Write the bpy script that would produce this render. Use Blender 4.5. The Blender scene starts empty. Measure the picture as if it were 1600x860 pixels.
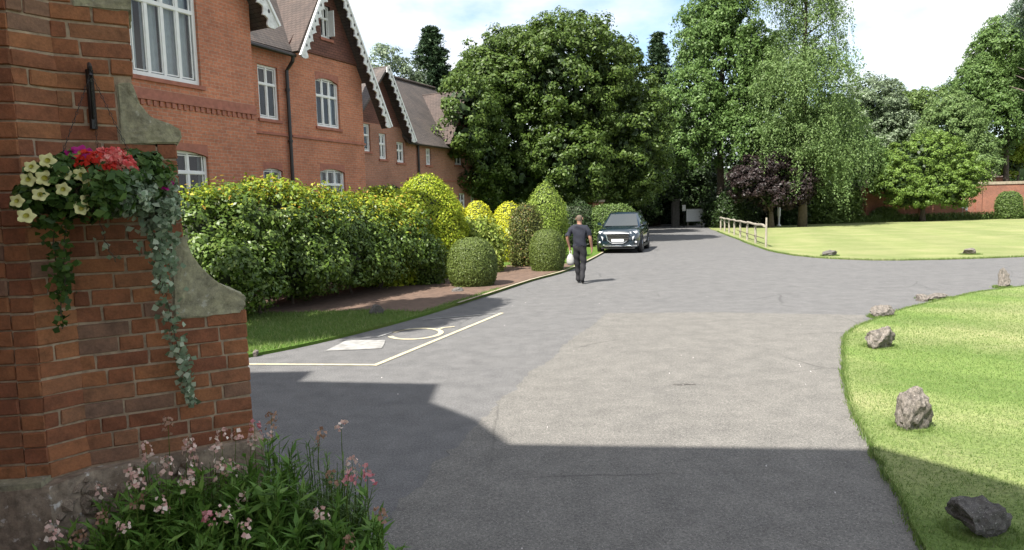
import bpy, bmesh, math, random
import numpy as np
from mathutils import Vector, Matrix

S = bpy.context.scene
COL = S.collection
R = math.radians

# ------------------------------------------------------------------ camera
cam_d = bpy.data.cameras.new('camera'); cam = bpy.data.objects.new('camera', cam_d); COL.objects.link(cam)
cam_d.sensor_width = 36; cam_d.lens = 1050 / 1600 * 36; cam_d.clip_start = 0.05; cam_d.clip_end = 3000
_pitch = math.atan(100 / 1050); _roll = R(1.5)
_f = Vector((0, math.cos(_pitch), -math.sin(_pitch))); _r0 = Vector((1, 0, 0)); _u0 = _r0.cross(_f)
_r = _r0 * math.cos(_roll) - _u0 * math.sin(_roll); _u = _u0 * math.cos(_roll) + _r0 * math.sin(_roll)
M = Matrix((_r, _u, -_f)).transposed().to_4x4(); M.translation = (0, 0, 1.9)
cam.matrix_world = M
S.camera = cam

# ------------------------------------------------------------------ world, sun, exposure
SUN_EL = R(52); SUN_AZ = math.atan2(-0.70, -0.714)          # the sun stands behind and to the left
W = bpy.data.worlds.new('World'); S.world = W; W.use_nodes = True
nt = W.node_tree; nt.nodes.clear()
out = nt.nodes.new('ShaderNodeOutputWorld'); bg = nt.nodes.new('ShaderNodeBackground'); bg.inputs[1].default_value = 0.1
sky = nt.nodes.new('ShaderNodeTexSky'); sky.sky_type = 'NISHITA'; sky.sun_disc = False
sky.sun_elevation = SUN_EL; sky.sun_rotation = SUN_AZ; sky.air_density = 1.0; sky.dust_density = 1.0
tc = nt.nodes.new('ShaderNodeTexCoord'); mp = nt.nodes.new('ShaderNodeMapping')
mp.inputs['Scale'].default_value = (1, 1, 2.2); mp.inputs['Location'].default_value = (0.35, 0.1, 0.0)
nz = nt.nodes.new('ShaderNodeTexNoise'); nz.inputs['Scale'].default_value = 2.3; nz.inputs['Detail'].default_value = 7; nz.inputs['Roughness'].default_value = 0.55
rp = nt.nodes.new('ShaderNodeValToRGB'); rp.color_ramp.elements[0].position = 0.37; rp.color_ramp.elements[1].position = 0.55
nz2 = nt.nodes.new('ShaderNodeTexNoise'); nz2.inputs['Scale'].default_value = 4.0; nz2.inputs['Detail'].default_value = 6
rp2 = nt.nodes.new('ShaderNodeValToRGB')
rp2.color_ramp.elements[0].position = 0.3; rp2.color_ramp.elements[0].color = (3.3, 3.5, 3.8, 1)
rp2.color_ramp.elements[1].position = 0.6; rp2.color_ramp.elements[1].color = (5.2, 5.2, 5.2, 1)
mx = nt.nodes.new('ShaderNodeMix'); mx.data_type = 'RGBA'
L = nt.links.new
L(tc.outputs['Generated'], mp.inputs[0]); L(mp.outputs[0], nz.inputs['Vector']); L(nz.outputs[0], rp.inputs[0])
L(mp.outputs[0], nz2.inputs['Vector']); L(nz2.outputs[0], rp2.inputs[0])
L(rp.outputs[0], mx.inputs[0]); L(sky.outputs[0], mx.inputs[6]); L(rp2.outputs[0], mx.inputs[7])
L(mx.outputs[2], bg.inputs[0]); L(bg.outputs[0], out.inputs[0])

sun_d = bpy.data.lights.new('sun', 'SUN'); sun = bpy.data.objects.new('sun', sun_d); COL.objects.link(sun)
sun_d.energy = 4.5; sun_d.angle = R(0.53); sun_d.color = (1.0, 0.95, 0.87)
_t = Vector((0.70 * math.cos(SUN_EL), 0.714 * math.cos(SUN_EL), -math.sin(SUN_EL)))
sun.rotation_euler = _t.to_track_quat('-Z', 'Y').to_euler(); sun.location = (-30, -20, 40)

S.render.engine = 'CYCLES'
S.view_settings.view_transform = 'Standard'; S.view_settings.look = 'None'
S.view_settings.exposure = 1.46; S.view_settings.gamma = 1.0; S.view_settings.use_curve_mapping = False
S.cycles.sample_clamp_indirect = 5; S.cycles.max_bounces = 6; S.cycles.transparent_max_bounces = 8

# ------------------------------------------------------------------ helpers
def tag(o, label=None, cat=None, group=None, kind=None):
    if label: o['label'] = label
    if cat: o['category'] = cat
    if group: o['group'] = group
    if kind: o['kind'] = kind
    return o

def empty(name, loc=(0, 0, 0), rz=0, label=None, cat=None, group=None):
    o = bpy.data.objects.new(name, None); COL.objects.link(o); o.location = loc; o.rotation_euler = (0, 0, rz)
    o.empty_display_size = 0.2
    return tag(o, label, cat, group)

def link(name, me, parent=None, mat=None, loc=None, rot=None, scale=None):
    o = bpy.data.objects.new(name, me); COL.objects.link(o)
    if parent: o.parent = parent
    if mat and not me.materials: me.materials.append(mat)
    if loc is not None: o.location = loc
    if rot is not None: o.rotation_euler = rot
    if scale is not None: o.scale = scale
    return o

def copy_tree(o, parent=None):
    c = o.copy(); COL.objects.link(c); c.parent = parent
    for ch in list(o.children): copy_tree(ch, c)
    return c

class MB:
    def __init__(s): s.v = []; s.f = []
    def add(s, vs, fs):
        n = len(s.v); s.v += [tuple(v) for v in vs]; s.f += [tuple(i + n for i in f) for f in fs]; return s
    def box(s, x0, x1, y0, y1, z0, z1):
        return s.add([(x0,y0,z0),(x1,y0,z0),(x1,y1,z0),(x0,y1,z0),(x0,y0,z1),(x1,y0,z1),(x1,y1,z1),(x0,y1,z1)],
              [(0,3,2,1),(4,5,6,7),(0,1,5,4),(1,2,6,5),(2,3,7,6),(3,0,4,7)])
    def prism(s, poly, d):
        """poly: list of 3d points, extruded by vector d"""
        n = len(poly); d = Vector(d)
        vs = [Vector(p) for p in poly] + [Vector(p) + d for p in poly]
        fs = [tuple(range(n - 1, -1, -1)), tuple(range(n, 2 * n))]
        fs += [(i, (i + 1) % n, n + (i + 1) % n, n + i) for i in range(n)]
        return s.add(vs, fs)
    def tube(s, pts, rad, n=8, cap=True):
        pts = [Vector(p) for p in pts]
        if not hasattr(rad, '__len__'): rad = [rad] * len(pts)
        vs = []; fs = []
        for i, p in enumerate(pts):
            a = pts[max(i - 1, 0)]; b = pts[min(i + 1, len(pts) - 1)]
            t = (b - a).normalized() if (b - a).length > 1e-9 else Vector((0, 0, 1))
            x = t.cross(Vector((0.13, 0.31, 0.94)))
            if x.length < 0.05: x = t.cross(Vector((1, 0, 0)))
            x.normalize(); y = t.cross(x)
            for k in range(n):
                an = 2 * math.pi * k / n
                vs.append(p + (x * math.cos(an) + y * math.sin(an)) * rad[i])
        for i in range(len(pts) - 1):
            for k in range(n):
                fs.append((i*n+k, i*n+(k+1) % n, (i+1)*n+(k+1) % n, (i+1)*n+k))
        if cap:
            fs.append(tuple(range(n - 1, -1, -1))); fs.append(tuple(range((len(pts)-1)*n, len(pts)*n)))
        return s.add(vs, fs)
    def lathe(s, prof, n=24, c=(0, 0, 0), sq=1.0):
        vs = []; fs = []
        for r, z in prof:
            for k in range(n):
                a = 2 * math.pi * k / n; vs.append((c[0] + r * math.cos(a), c[1] + r * math.sin(a) * sq, c[2] + z))
        for i in range(len(prof) - 1):
            for k in range(n): fs.append((i*n+k, i*n+(k+1) % n, (i+1)*n+(k+1) % n, (i+1)*n+k))
        return s.add(vs, fs)
    def mesh(s, name, mat=None, smooth=False):
        me = bpy.data.meshes.new(name); me.from_pydata(s.v, [], s.f); me.update()
        if mat: me.materials.append(mat)
        if smooth: me.polygons.foreach_set('use_smooth', [True] * len(me.polygons))
        return me
    def build(s, name, mat, parent=None, smooth=False, loc=None, rot=None):
        return link(name, s.mesh(name, mat, smooth), parent, None, loc, rot)

# ------------------------------------------------------------------ materials
class Mat:
    def __init__(s, name):
        s.m = bpy.data.materials.new(name); s.m.use_nodes = True; s.t = s.m.node_tree
        s.b = s.t.nodes['Principled BSDF']; s.o = s.t.nodes['Material Output']
    def n(s, typ, **kw):
        x = s.t.nodes.new('ShaderNode' + typ)
        for k, v in kw.items():
            if k in x.inputs: x.inputs[k].default_value = v
            else: setattr(x, k, v)
        return x
    def l(s, a, b): s.t.links.new(a, b)
    def coord(s, kind='Object', scale=None):
        c = s.n('TexCoord'); o = c.outputs[kind]
        if scale is not None:
            m = s.n('Mapping'); m.inputs['Scale'].default_value = scale; s.l(o, m.inputs[0]); o = m.outputs[0]
        return o
    def noise(s, vec, scale, detail=4, rough=0.55):
        x = s.n('TexNoise', Scale=scale, Detail=detail, Roughness=rough); s.l(vec, x.inputs['Vector']); return x.outputs[0]
    def ramp(s, fac, stops):
        r = s.n('ValToRGB'); e = r.color_ramp.elements
        while len(e) < len(stops): e.new(0.5)
        for i, (p, c) in enumerate(stops):
            e[i].position = p; e[i].color = (*c, 1) if len(c) == 3 else c
        s.l(fac, r.inputs[0]); return r.outputs[0]
    def mix(s, fac, a, b, mode='MIX'):
        x = s.n('Mix', data_type='RGBA', blend_type=mode)
        for inp, v in ((x.inputs[0], fac), (x.inputs[6], a), (x.inputs[7], b)):
            if hasattr(v, 'node'): s.l(v, inp)
            elif hasattr(v, '__len__'): inp.default_value = (*v, 1) if len(v) == 3 else v
            else: inp.default_value = v
        return x.outputs[2]
    def bump(s, h, strength=0.4, dist=0.01):
        b = s.n('Bump', Strength=strength, Distance=dist); s.l(h, b.inputs['Height']); s.l(b.outputs[0], s.b.inputs['Normal'])
    def col(s, c):
        if hasattr(c, 'node'): s.l(c, s.b.inputs['Base Color'])
        else: s.b.inputs['Base Color'].default_value = (*c, 1)
        return s
    def set(s, rough=0.6, metal=0, spec=0.5):
        s.b.inputs['Roughness'].default_value = rough; s.b.inputs['Metallic'].default_value = metal
        s.b.inputs['Specular IOR Level'].default_value = spec; return s

def simple(name, c, rough=0.6, metal=0, spec=0.5, var=0.0, scale=8, bump=0):
    m = Mat(name); m.set(rough, metal, spec)
    if var:
        v = m.noise(m.coord(), scale, 5)
        m.col(m.ramp(v, [(0.3, tuple(x * (1 - var) for x in c)), (0.7, tuple(min(1, x * (1 + var)) for x in c))]))
        if bump: m.bump(v, bump, 0.01)
    else: m.col(c)
    return m.m

def leafmat(name, stops, trans=0.3, patch=None, pscale=0.6, rough=0.5, spec=0.3):
    m = Mat(name); m.set(rough, 0, spec)
    g = m.n('NewGeometry'); c = m.ramp(g.outputs['Random Per Island'], stops)
    if patch:
        v = m.noise(m.coord(), pscale, 3)
        f = m.ramp(v, [(0.42, (0, 0, 0)), (0.62, (1, 1, 1))])
        c = m.mix(f, c, patch)
    m.col(c)
    t = m.n('BsdfTranslucent'); m.l(c, t.inputs[0])
    ms = m.n('MixShader'); ms.inputs[0].default_value = trans
    m.l(m.b.outputs[0], ms.inputs[1]); m.l(t.outputs[0], ms.inputs[2]); m.l(ms.outputs[0], m.o.inputs[0])
    return m.m

def asphalt(name, c0, c1, warm):
    m = Mat(name); m.set(0.9, 0, 0.25); v = m.coord()
    big = m.noise(v, 0.35, 5, 0.6); fine = m.noise(v, 55, 3, 0.7); grit = m.noise(v, 140, 2, 0.6); mid = m.noise(v, 3.5, 6, 0.65)
    a = m.mix(m.ramp(big, [(0.3, (0, 0, 0)), (0.7, (1, 1, 1))]), c0, c1)
    a = m.mix(0.55, a, m.ramp(mid, [(0.3, tuple(x * .72 for x in c0)), (0.7, tuple(x * 1.25 for x in warm))]))
    a = m.mix(0.75, a, m.ramp(fine, [(0.32, (.30, .30, .31)), (0.5, (.5, .5, .5)), (0.68, (.72, .71, .7))]), 'OVERLAY')
    stain = m.noise(v, 1.1, 6, 0.7); a = m.mix(0.8, a, m.ramp(stain, [(0.25, (.42, .42, .43)), (0.42, (.5, .5, .5)), (0.7, (.53, .527, .525))]), 'OVERLAY')
    a = m.mix(m.ramp(grit, [(0.61, (0, 0, 0)), (0.72, (1, 1, 1))]), a, tuple(min(1, x * 2.4) for x in warm))
    a = m.mix(m.ramp(grit, [(0.31, (1, 1, 1)), (0.40, (0, 0, 0))]), a, tuple(x * .35 for x in c0))
    vo = m.n('TexVoronoi', feature='DISTANCE_TO_EDGE', Scale=0.42)
    wv = m.n('Mix', data_type='RGBA'); wv.inputs[0].default_value = 0.12
    nn = m.n('TexNoise', Scale=2.2, Detail=4); m.l(v, nn.inputs['Vector']); m.l(v, wv.inputs[6]); m.l(nn.outputs['Color'], wv.inputs[7])
    m.l(wv.outputs[2], vo.inputs['Vector'])
    crack = m.ramp(vo.outputs['Distance'], [(0.0, (1, 1, 1)), (0.006, (0, 0, 0))])
    gate = m.ramp(m.noise(v, 0.3, 2), [(0.5, (0, 0, 0)), (0.6, (.6, .6, .6))])
    a = m.mix(m.mix(1.0, crack, gate, 'MULTIPLY'), a, tuple(x * .4 for x in c0))
    m.col(a); m.bump(fine, 0.5, 0.006)
    return m.m

def brickmat(name, c1, c2, mortar, kx=(1, 1)):
    m = Mat(name); m.set(0.85, 0, 0.25)
    sx = m.n('SeparateXYZ'); m.l(m.coord(), sx.inputs[0])
    ad = m.n('Math', operation='ADD'); m.l(sx.outputs[0], ad.inputs[0]); m.l(sx.outputs[1], ad.inputs[1])
    cb = m.n('CombineXYZ'); m.l(ad.outputs[0], cb.inputs[0]); m.l(sx.outputs[2], cb.inputs[1])
    b = m.n('TexBrick', Scale=1.0)
    b.inputs['Brick Width'].default_value = 0.225; b.inputs['Row Height'].default_value = 0.075
    b.inputs['Mortar Size'].default_value = 0.006; b.inputs['Mortar Smooth'].default_value = 0.3; b.inputs['Bias'].default_value = 0.0
    b.inputs['Color1'].default_value = (*c1, 1); b.inputs['Color2'].default_value = (*c2, 1); b.inputs['Mortar'].default_value = (*mortar, 1)
    m.l(cb.outputs[0], b.inputs['Vector'])
    v = m.noise(cb.outputs[0], 0.9, 6, 0.65); f = m.noise(cb.outputs[0], 14, 4, 0.6)
    c = m.mix(0.8, b.outputs['Color'], m.ramp(v, [(0.3, (.36, .36, .37)), (0.5, (.5, .5, .5)), (0.72, (.62, .6, .58))]), 'OVERLAY')
    c = m.mix(0.7, c, m.ramp(f, [(0.3, (.36, .36, .36)), (0.7, (.62, .62, .62))]), 'OVERLAY')
    m.col(c)
    iv = m.n('Invert'); m.l(b.outputs['Fac'], iv.inputs['Color']); m.bump(iv.outputs[0], 0.5, 0.012)
    return m.m

def tilemat(name, c1, c2, gap):
    m = Mat(name); m.set(0.8, 0, 0.3)
    sx = m.n('SeparateXYZ'); m.l(m.coord(), sx.inputs[0])
    ad = m.n('Math', operation='ADD'); m.l(sx.outputs[0], ad.inputs[0]); m.l(sx.outputs[1], ad.inputs[1])
    cb = m.n('CombineXYZ'); m.l(ad.outputs[0], cb.inputs[0]); m.l(sx.outputs[2], cb.inputs[1])
    b = m.n('TexBrick', Scale=1.0)
    b.inputs['Brick Width'].default_value = 0.17; b.inputs['Row Height'].default_value = 0.085
    b.inputs['Mortar Size'].default_value = 0.006; b.inputs['Mortar Smooth'].default_value = 0.5
    b.inputs['Color1'].default_value = (*c1, 1); b.inputs['Color2'].default_value = (*c2, 1); b.inputs['Mortar'].default_value = (*gap, 1)
    m.l(cb.outputs[0], b.inputs['Vector'])
    v = m.noise(cb.outputs[0], 1.3, 6, 0.7)
    m.col(m.mix(0.8, b.outputs['Color'], m.ramp(v, [(0.3, (.3, .32, .32)), (0.5, (.5, .5, .5)), (0.72, (.66, .62, .58))]), 'OVERLAY'))
    iv = m.n('Invert'); m.l(b.outputs['Fac'], iv.inputs['Color']); m.bump(iv.outputs[0], 0.6, 0.02)
    return m.m

def nearbrick():
    m = Mat('hand_brick'); m.set(0.88, 0, 0.2)
    oi = m.n('ObjectInfo'); v = m.coord()
    c = m.ramp(oi.outputs['Random'], [(0.0, (.20, .080, .046)), (0.3, (.265, .112, .056)), (0.5, (.305, .135, .064)), (0.66, (.225, .088, .048)), (0.86, (.265, .128, .068)), (0.98, (.20, .125, .09)), (1.0, (.29, .105, .056))])
    # coordinates shifted for every brick so that no two carry the same stain
    sc = m.n('VectorMath', operation='SCALE'); cb = m.n('CombineXYZ')
    for i in range(3): m.l(oi.outputs['Random'], cb.inputs[i])
    m.l(cb.outputs[0], sc.inputs[0]); sc.inputs['Scale'].default_value = 37
    ad = m.n('VectorMath', operation='ADD'); m.l(v, ad.inputs[0]); m.l(sc.outputs[0], ad.inputs[1])
    n1 = m.noise(ad.outputs[0], 14, 6, 0.65); n2 = m.noise(ad.outputs[0], 90, 4, 0.6)
    c = m.mix(0.85, c, m.ramp(n1, [(0.3, (.3, .31, .32)), (0.5, (.5, .5, .5)), (0.72, (.66, .62, .58))]), 'OVERLAY')
    c = m.mix(0.6, c, m.ramp(n2, [(0.3, (.36, .36, .36)), (0.7, (.62, .62, .62))]), 'OVERLAY')
    m.col(c); m.bump(n2, 0.5, 0.004)
    return m.m

def lichenstone(name, base, lichen, spot):
    m = Mat(name); m.set(0.95, 0, 0.15); v = m.coord()
    n1 = m.noise(v, 6, 6, 0.65); n2 = m.noise(v, 28, 5, 0.7); n3 = m.noise(v, 17, 4, 0.6)
    c = m.mix(m.ramp(n1, [(0.38, (0, 0, 0)), (0.6, (1, 1, 1))]), base, lichen)
    c = m.mix(m.ramp(n3, [(0.62, (0, 0, 0)), (0.68, (.8, .8, .8))]), c, spot)
    c = m.mix(0.9, c, m.ramp(n2, [(0.3, (.28, .28, .28)), (0.5, (.5, .5, .5)), (0.7, (.68, .68, .66))]), 'OVERLAY')
    m.col(c); m.bump(n2, 0.6, 0.008)
    return m.m

def lawnmat(name, a, b, dry, ang, stripe=0.0, width=1.1):
    m = Mat(name); m.set(0.9, 0, 0.15); v = m.coord()
    big = m.noise(v, 0.5, 5, 0.6); fine = m.noise(v, 38, 4, 0.7); mid = m.noise(v, 4.5, 5, 0.65)
    c = m.mix(m.ramp(mid, [(0.3, (0, 0, 0)), (0.7, (1, 1, 1))]), a, b)
    c = m.mix(m.ramp(big, [(0.42, (0, 0, 0)), (0.68, (.9, .9, .9))]), c, dry)
    if stripe:
        mp = m.n('Mapping'); mp.inputs['Rotation'].default_value = (0, 0, ang); m.l(v, mp.inputs[0])
        w = m.n('TexWave', wave_type='BANDS', bands_direction='X', Scale=1 / width * 0.314 * 0.5, Distortion=0.35); w.inputs['Detail'].default_value = 2
        m.l(mp.outputs[0], w.inputs['Vector'])
        c = m.mix(stripe, c, m.ramp(w.outputs['Fac'], [(0.35, (.38, .4, .36)), (0.65, (.62, .6, .58))]), 'OVERLAY')
    c = m.mix(0.9, c, m.ramp(fine, [(0.28, (.25, .27, .24)), (0.5, (.5, .5, .5)), (0.72, (.7, .7, .66))]), 'OVERLAY')
    m.col(c); m.bump(fine, 0.8, 0.03)
    return m.m

def glassmat():
    m = Mat('window_glass'); t = m.n('BsdfTransparent'); g = m.n('BsdfGlossy'); g.inputs['Roughness'].default_value = 0.02
    t.inputs[0].default_value = (.8, .84, .84, 1)
    fr = m.n('Fresnel', IOR=1.6); ms = m.n('MixShader')
    mm = m.n('Math', operation='MULTIPLY_ADD'); mm.inputs[1].default_value = .8; mm.inputs[2].default_value = 0.02; m.l(fr.outputs[0], mm.inputs[0])
    m.l(mm.outputs[0], ms.inputs[0]); m.l(t.outputs[0], ms.inputs[1]); m.l(g.outputs[0], ms.inputs[2]); m.l(ms.outputs[0], m.o.inputs[0])
    return m.m

MT = dict(
  asphalt=asphalt('asphalt_grey', (.105, .1045, .105), (.125, .124, .123), (.122, .12, .118)),
  patch=asphalt('asphalt_worn_warm', (.124, .1195, .111), (.144, .1385, .127), (.140, .134, .122)),
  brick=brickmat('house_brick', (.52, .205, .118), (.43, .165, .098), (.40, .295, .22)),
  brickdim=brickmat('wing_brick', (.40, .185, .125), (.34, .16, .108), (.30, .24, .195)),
  wallbrick=brickmat('garden_wall_brick', (.30, .12, .075), (.24, .10, .065), (.26, .19, .15)),
  tile=tilemat('roof_tile_grey', (.085, .073, .069), (.105, .088, .08), (.03, .027, .025)),
  tilebrown=tilemat('roof_tile_brown', (.088, .066, .058), (.074, .056, .05), (.03, .026, .023)),
  tilehung=tilemat('tile_hanging', (.185, .082, .062), (.15, .066, .052), (.05, .03, .025)),
  white=simple('white_paint', (.78, .78, .76), .45, var=.06, scale=5),
  barge=simple('weathered_white_paint', (.66, .66, .64), .6, var=.22, scale=9),
  stonesill=simple('sill_brick', (.34, .13, .088), .8, var=.2, scale=10),
  glass=glassmat(),
  curtain=simple('net_curtain', (.62, .66, .70), .9, var=.08),
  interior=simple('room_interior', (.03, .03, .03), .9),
  iron=simple('black_iron', (.014, .014, .015), .5, .0, .5),
  gutter=simple('dark_gutter', (.018, .015, .015), .4),
  hbrick=nearbrick(),
  mortar=simple('lime_mortar', (.34, .26, .18), .95, var=.35, scale=25, bump=.5),
  coping=lichenstone('coping_stone', (.24, .225, .16), (.33, .31, .205), (.42, .41, .34)),
  flint=lichenstone('flint_rubble', (.20, .155, .115), (.33, .27, .205), (.66, .64, .6)),
  rock=lichenstone('garden_rock', (.085, .077, .07), (.19, .168, .148), (.50, .48, .43)),
  rockdark=lichenstone('dark_garden_rock', (.085, .08, .076), (.13, .122, .114), (.42, .41, .38)),
  soil=simple('bed_soil', (.105, .066, .046), .95, var=.35, scale=9, bump=.8),
  darksoil=simple('dark_bed_soil', (.055, .04, .03), .95, var=.35, scale=9, bump=.8),
  kerb=simple('stone_edging', (.29, .245, .18), .9, var=.2, scale=6, bump=.3),
  paint=simple('faded_cream_paint', (.40, .36, .25), .8, var=.25, scale=14),
  paintw=simple('faded_white_paint', (.25, .246, .235), .85, var=.3, scale=7),
  lawn=lawnmat('lawn_near', (.115, .18, .046), (.15, .212, .06), (.265, .272, .13), R(-50), .38, 1.0),
  farlawn=lawnmat('lawn_far', (.16, .195, .072), (.19, .217, .085), (.25, .25, .12), R(20), .2, 2.0),
  verge=lawnmat('verge_grass', (.06, .12, .018), (.09, .16, .025), (.10, .12, .03), 0),
  earth=simple('earth', (.05, .06, .025), .95, var=.3, scale=.5),
  bark=simple('bark', (.07, .055, .042), .95, var=.35, scale=6, bump=.8),
  birchbark=simple('birch_bark', (.30, .285, .26), .9, var=.5, scale=5, bump=.5),
  wood=simple('weathered_wood', (.27, .245, .20), .85, var=.25, scale=12, bump=.4),
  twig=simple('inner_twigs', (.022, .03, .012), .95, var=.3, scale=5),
)
LM = dict(
  oak=leafmat('round_tree_leaf', [(0, (.042, .076, .012)), (.5, (.065, .112, .018)), (.85, (.09, .142, .025)), (1, (.135, .19, .04))], .28),
  birch=leafmat('birch_leaf', [(0, (.072, .132, .034)), (.5, (.108, .188, .048)), (1, (.165, .255, .075))], .38),
  birchlight=leafmat('weeping_birch_leaf', [(0, (.095, .16, .05)), (.5, (.145, .225, .072)), (1, (.215, .30, .11))], .4),
  conifer=leafmat('conifer_needle', [(0, (.022, .045, .02)), (.6, (.038, .07, .03)), (1, (.065, .105, .045))], .15),
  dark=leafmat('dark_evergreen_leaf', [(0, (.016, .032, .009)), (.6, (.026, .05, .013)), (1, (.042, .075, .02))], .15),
  purple=leafmat('purple_leaf', [(0, (.014, .009, .009)), (.6, (.024, .015, .015)), (1, (.045, .03, .028))], .2),  # purple leaves, darkened further to stand for shade from the birches
  silver=leafmat('silver_leaf', [(0, (.09, .13, .07)), (.6, (.15, .20, .11)), (1, (.27, .33, .22))], .25),
  bright=leafmat('bright_leaf', [(0, (.085, .15, .024)), (.5, (.125, .205, .034)), (1, (.18, .265, .055))], .3),
  mid=leafmat('mid_green_leaf', [(0, (.065, .11, .026)), (.5, (.10, .16, .038)), (1, (.15, .215, .06))], .3),
  yellow=leafmat('yellow_green_leaf', [(0, (.15, .22, .02)), (.5, (.21, .29, .03)), (1, (.30, .36, .05))], .35),
  gold=leafmat('golden_clipped_leaf', [(0, (.34, .38, .018)), (.5, (.50, .52, .03)), (1, (.62, .60, .05))], .35),
  goldgreen=leafmat('yellow_green_clipped_leaf', [(0, (.19, .27, .016)), (.5, (.30, .38, .025)), (1, (.45, .48, .04))], .35),
  box=leafmat('box_leaf', [(0, (.07, .10, .02)), (.5, (.10, .14, .03)), (1, (.145, .185, .045))], .2),
  cone=leafmat('clipped_cone_leaf', [(0, (.13, .20, .028)), (.5, (.20, .28, .042)), (1, (.28, .36, .07))], .3),
  hedge=leafmat('hedge_leaf', [(0, (.045, .085, .011)), (.5, (.08, .14, .018)), (.85, (.125, .195, .028)), (1, (.19, .25, .06))], .25, rough=.45, spec=.45),
  hedgetip=leafmat('hedge_new_growth', [(0, (.16, .24, .02)), (.55, (.26, .34, .028)), (.88, (.40, .38, .035)), (1, (.45, .24, .045))], .35),
  red=leafmat('bronze_leaf', [(0, (.07, .09, .02)), (.55, (.11, .135, .03)), (.9, (.15, .15, .04)), (1, (.22, .11, .05))], .25),
  leafy=leafmat('laurel_leaf', [(0, (.12, .18, .025)), (.5, (.20, .27, .04)), (1, (.34, .38, .10))], .3),
  blue=leafmat('blue_green_leaf', [(0, (.075, .12, .085)), (.5, (.11, .165, .11)), (1, (.16, .22, .15))], .3),
  bed=leafmat('bedding_leaf', [(0, (.075, .17, .025)), (.5, (.12, .245, .04)), (1, (.19, .32, .065))], .35),
  bedfine=leafmat('fine_stem_leaf', [(0, (.07, .13, .04)), (.5, (.11, .19, .055)), (1, (.16, .24, .08))], .35),
  ivy=leafmat('trailing_silver_leaf', [(0, (.12, .18, .10)), (.5, (.25, .34, .22)), (1, (.52, .58, .44))], .3),
  basketleaf=leafmat('basket_leaf', [(0, (.03, .07, .014)), (.5, (.06, .125, .024)), (1, (.11, .19, .04))], .3),
  grass=leafmat('grass_blade', [(0, (.11, .19, .044)), (.5, (.155, .235, .06)), (.9, (.20, .27, .08)), (1, (.35, .36, .18))], .5),
)
PET = dict(
  cream=leafmat('cream_petal', [(0, (.70, .70, .28)), (1, (.82, .80, .42))], .3),
  redp=leafmat('scarlet_petal', [(0, (.62, .03, .02)), (1, (.80, .08, .045))], .3),
  pinkred=leafmat('coral_petal', [(0, (.72, .07, .08)), (.6, (.82, .22, .20)), (1, (.88, .45, .40))], .3),
  magenta=leafmat('magenta_petal', [(0, (.45, .015, .20)), (1, (.62, .03, .32))], .3),
  pink=leafmat('pale_pink_petal', [(0, (.62, .34, .30)), (.5, (.75, .52, .45)), (1, (.82, .72, .62))], .3),
  rose=leafmat('rose_petal', [(0, (.55, .16, .20)), (1, (.70, .36, .36))], .3),
  dry=leafmat('faded_petal', [(0, (.30, .17, .11)), (1, (.45, .28, .20))], .3),
)

# ------------------------------------------------------------------ leaves
def unit(v): return v / np.maximum(np.linalg.norm(v, axis=1, keepdims=True), 1e-9)

def leaves(name, P, N, Ln, Wd, mat, parent=None, seed=0, axis=None, jit=0.35, extra=None):
    """P centres, N normals: each leaf one folded rhombus"""
    rg = np.random.default_rng(seed); n = len(P)
    if axis is None: axis = rg.normal(size=(n, 3))
    a = axis - N * np.sum(axis * N, 1, keepdims=True); a = unit(a); b = np.cross(N, a)
    s = (1 + jit * rg.uniform(-1, 1, (n, 1)))
    l = Ln * s * .5; w = Wd * s * .5
    V = np.empty((n, 4, 3))
    V[:, 0] = P - a * l; V[:, 2] = P + a * l
    mid = P - a * l * .15
    V[:, 1] = mid + b * w + N * w * .35; V[:, 3] = mid - b * w + N * w * .35
    V = V.reshape(-1, 3); nv = len(V); Fv = np.arange(nv)
    starts = np.arange(0, nv, 4); tot = np.full(n, 4)
    ev = []; 
    if extra is not None:
        ev, ef = extra
        V = np.vstack([V, np.array(ev)])
        fl = [len(f) for f in ef]; flat = np.array([i + nv for f in ef for i in f])
        st = np.cumsum([0] + fl[:-1]) + len(Fv)
        Fv = np.concatenate([Fv, flat]); starts = np.concatenate([starts, st]); tot = np.concatenate([tot, fl])
    me = bpy.data.meshes.new(name); me.vertices.add(len(V)); me.vertices.foreach_set('co', V.astype(np.float32).ravel())
    me.loops.add(len(Fv)); me.loops.foreach_set('vertex_index', Fv.astype(np.int32))
    me.polygons.add(len(starts)); me.polygons.foreach_set('loop_start', starts.astype(np.int32)); me.polygons.foreach_set('loop_total', tot.astype(np.int32))
    me.update(); me.validate()
    me.materials.append(mat)
    return link(name, me, parent)

def sphere_dirs(rg, n): return unit(rg.normal(size=(n, 3)))

def clump_cloud(blobs, nc, per, cr, rg, flat=.75, shell=.35, lower=.25):
    """clumps scattered in the shell of a set of ellipsoids; returns positions and normals"""
    B = np.array([b[0] for b in blobs], float); Rr = np.array([b[1] for b in blobs], float)
    w = (Rr.prod(1)) ** (2 / 3); w /= w.sum()
    k = rg.choice(len(B), nc, p=w); d = sphere_dirs(rg, nc)
    flip = (d[:, 2] < -0.2) & (rg.random(nc) > lower); d[flip, 2] *= -1
    cen = B[k] + d * Rr[k] * (1 - shell * rg.random((nc, 1)) ** 1.6)
    size = cr * rg.uniform(.6, 1.45, (nc, 1))
    idx = np.repeat(np.arange(nc), per); n = nc * per
    off = unit(rg.normal(size=(n, 3)) + d[idx] * .55 + np.array([0, 0, .3])); rad = rg.uniform(.45, 1.0, (n, 1)) ** .6 * rg.uniform(.85, 1.25, (n, 1))
    P = cen[idx] + off * rad * np.array([1, 1, flat]) * size[idx] * .72 + rg.normal(size=(n, 3)) * .06 * size[idx]
    N = unit(off * 1.0 + d[idx] * .25 + rg.normal(size=(n, 3)) * .38 + np.array([0, 0, .2]))
    return P, N

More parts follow.
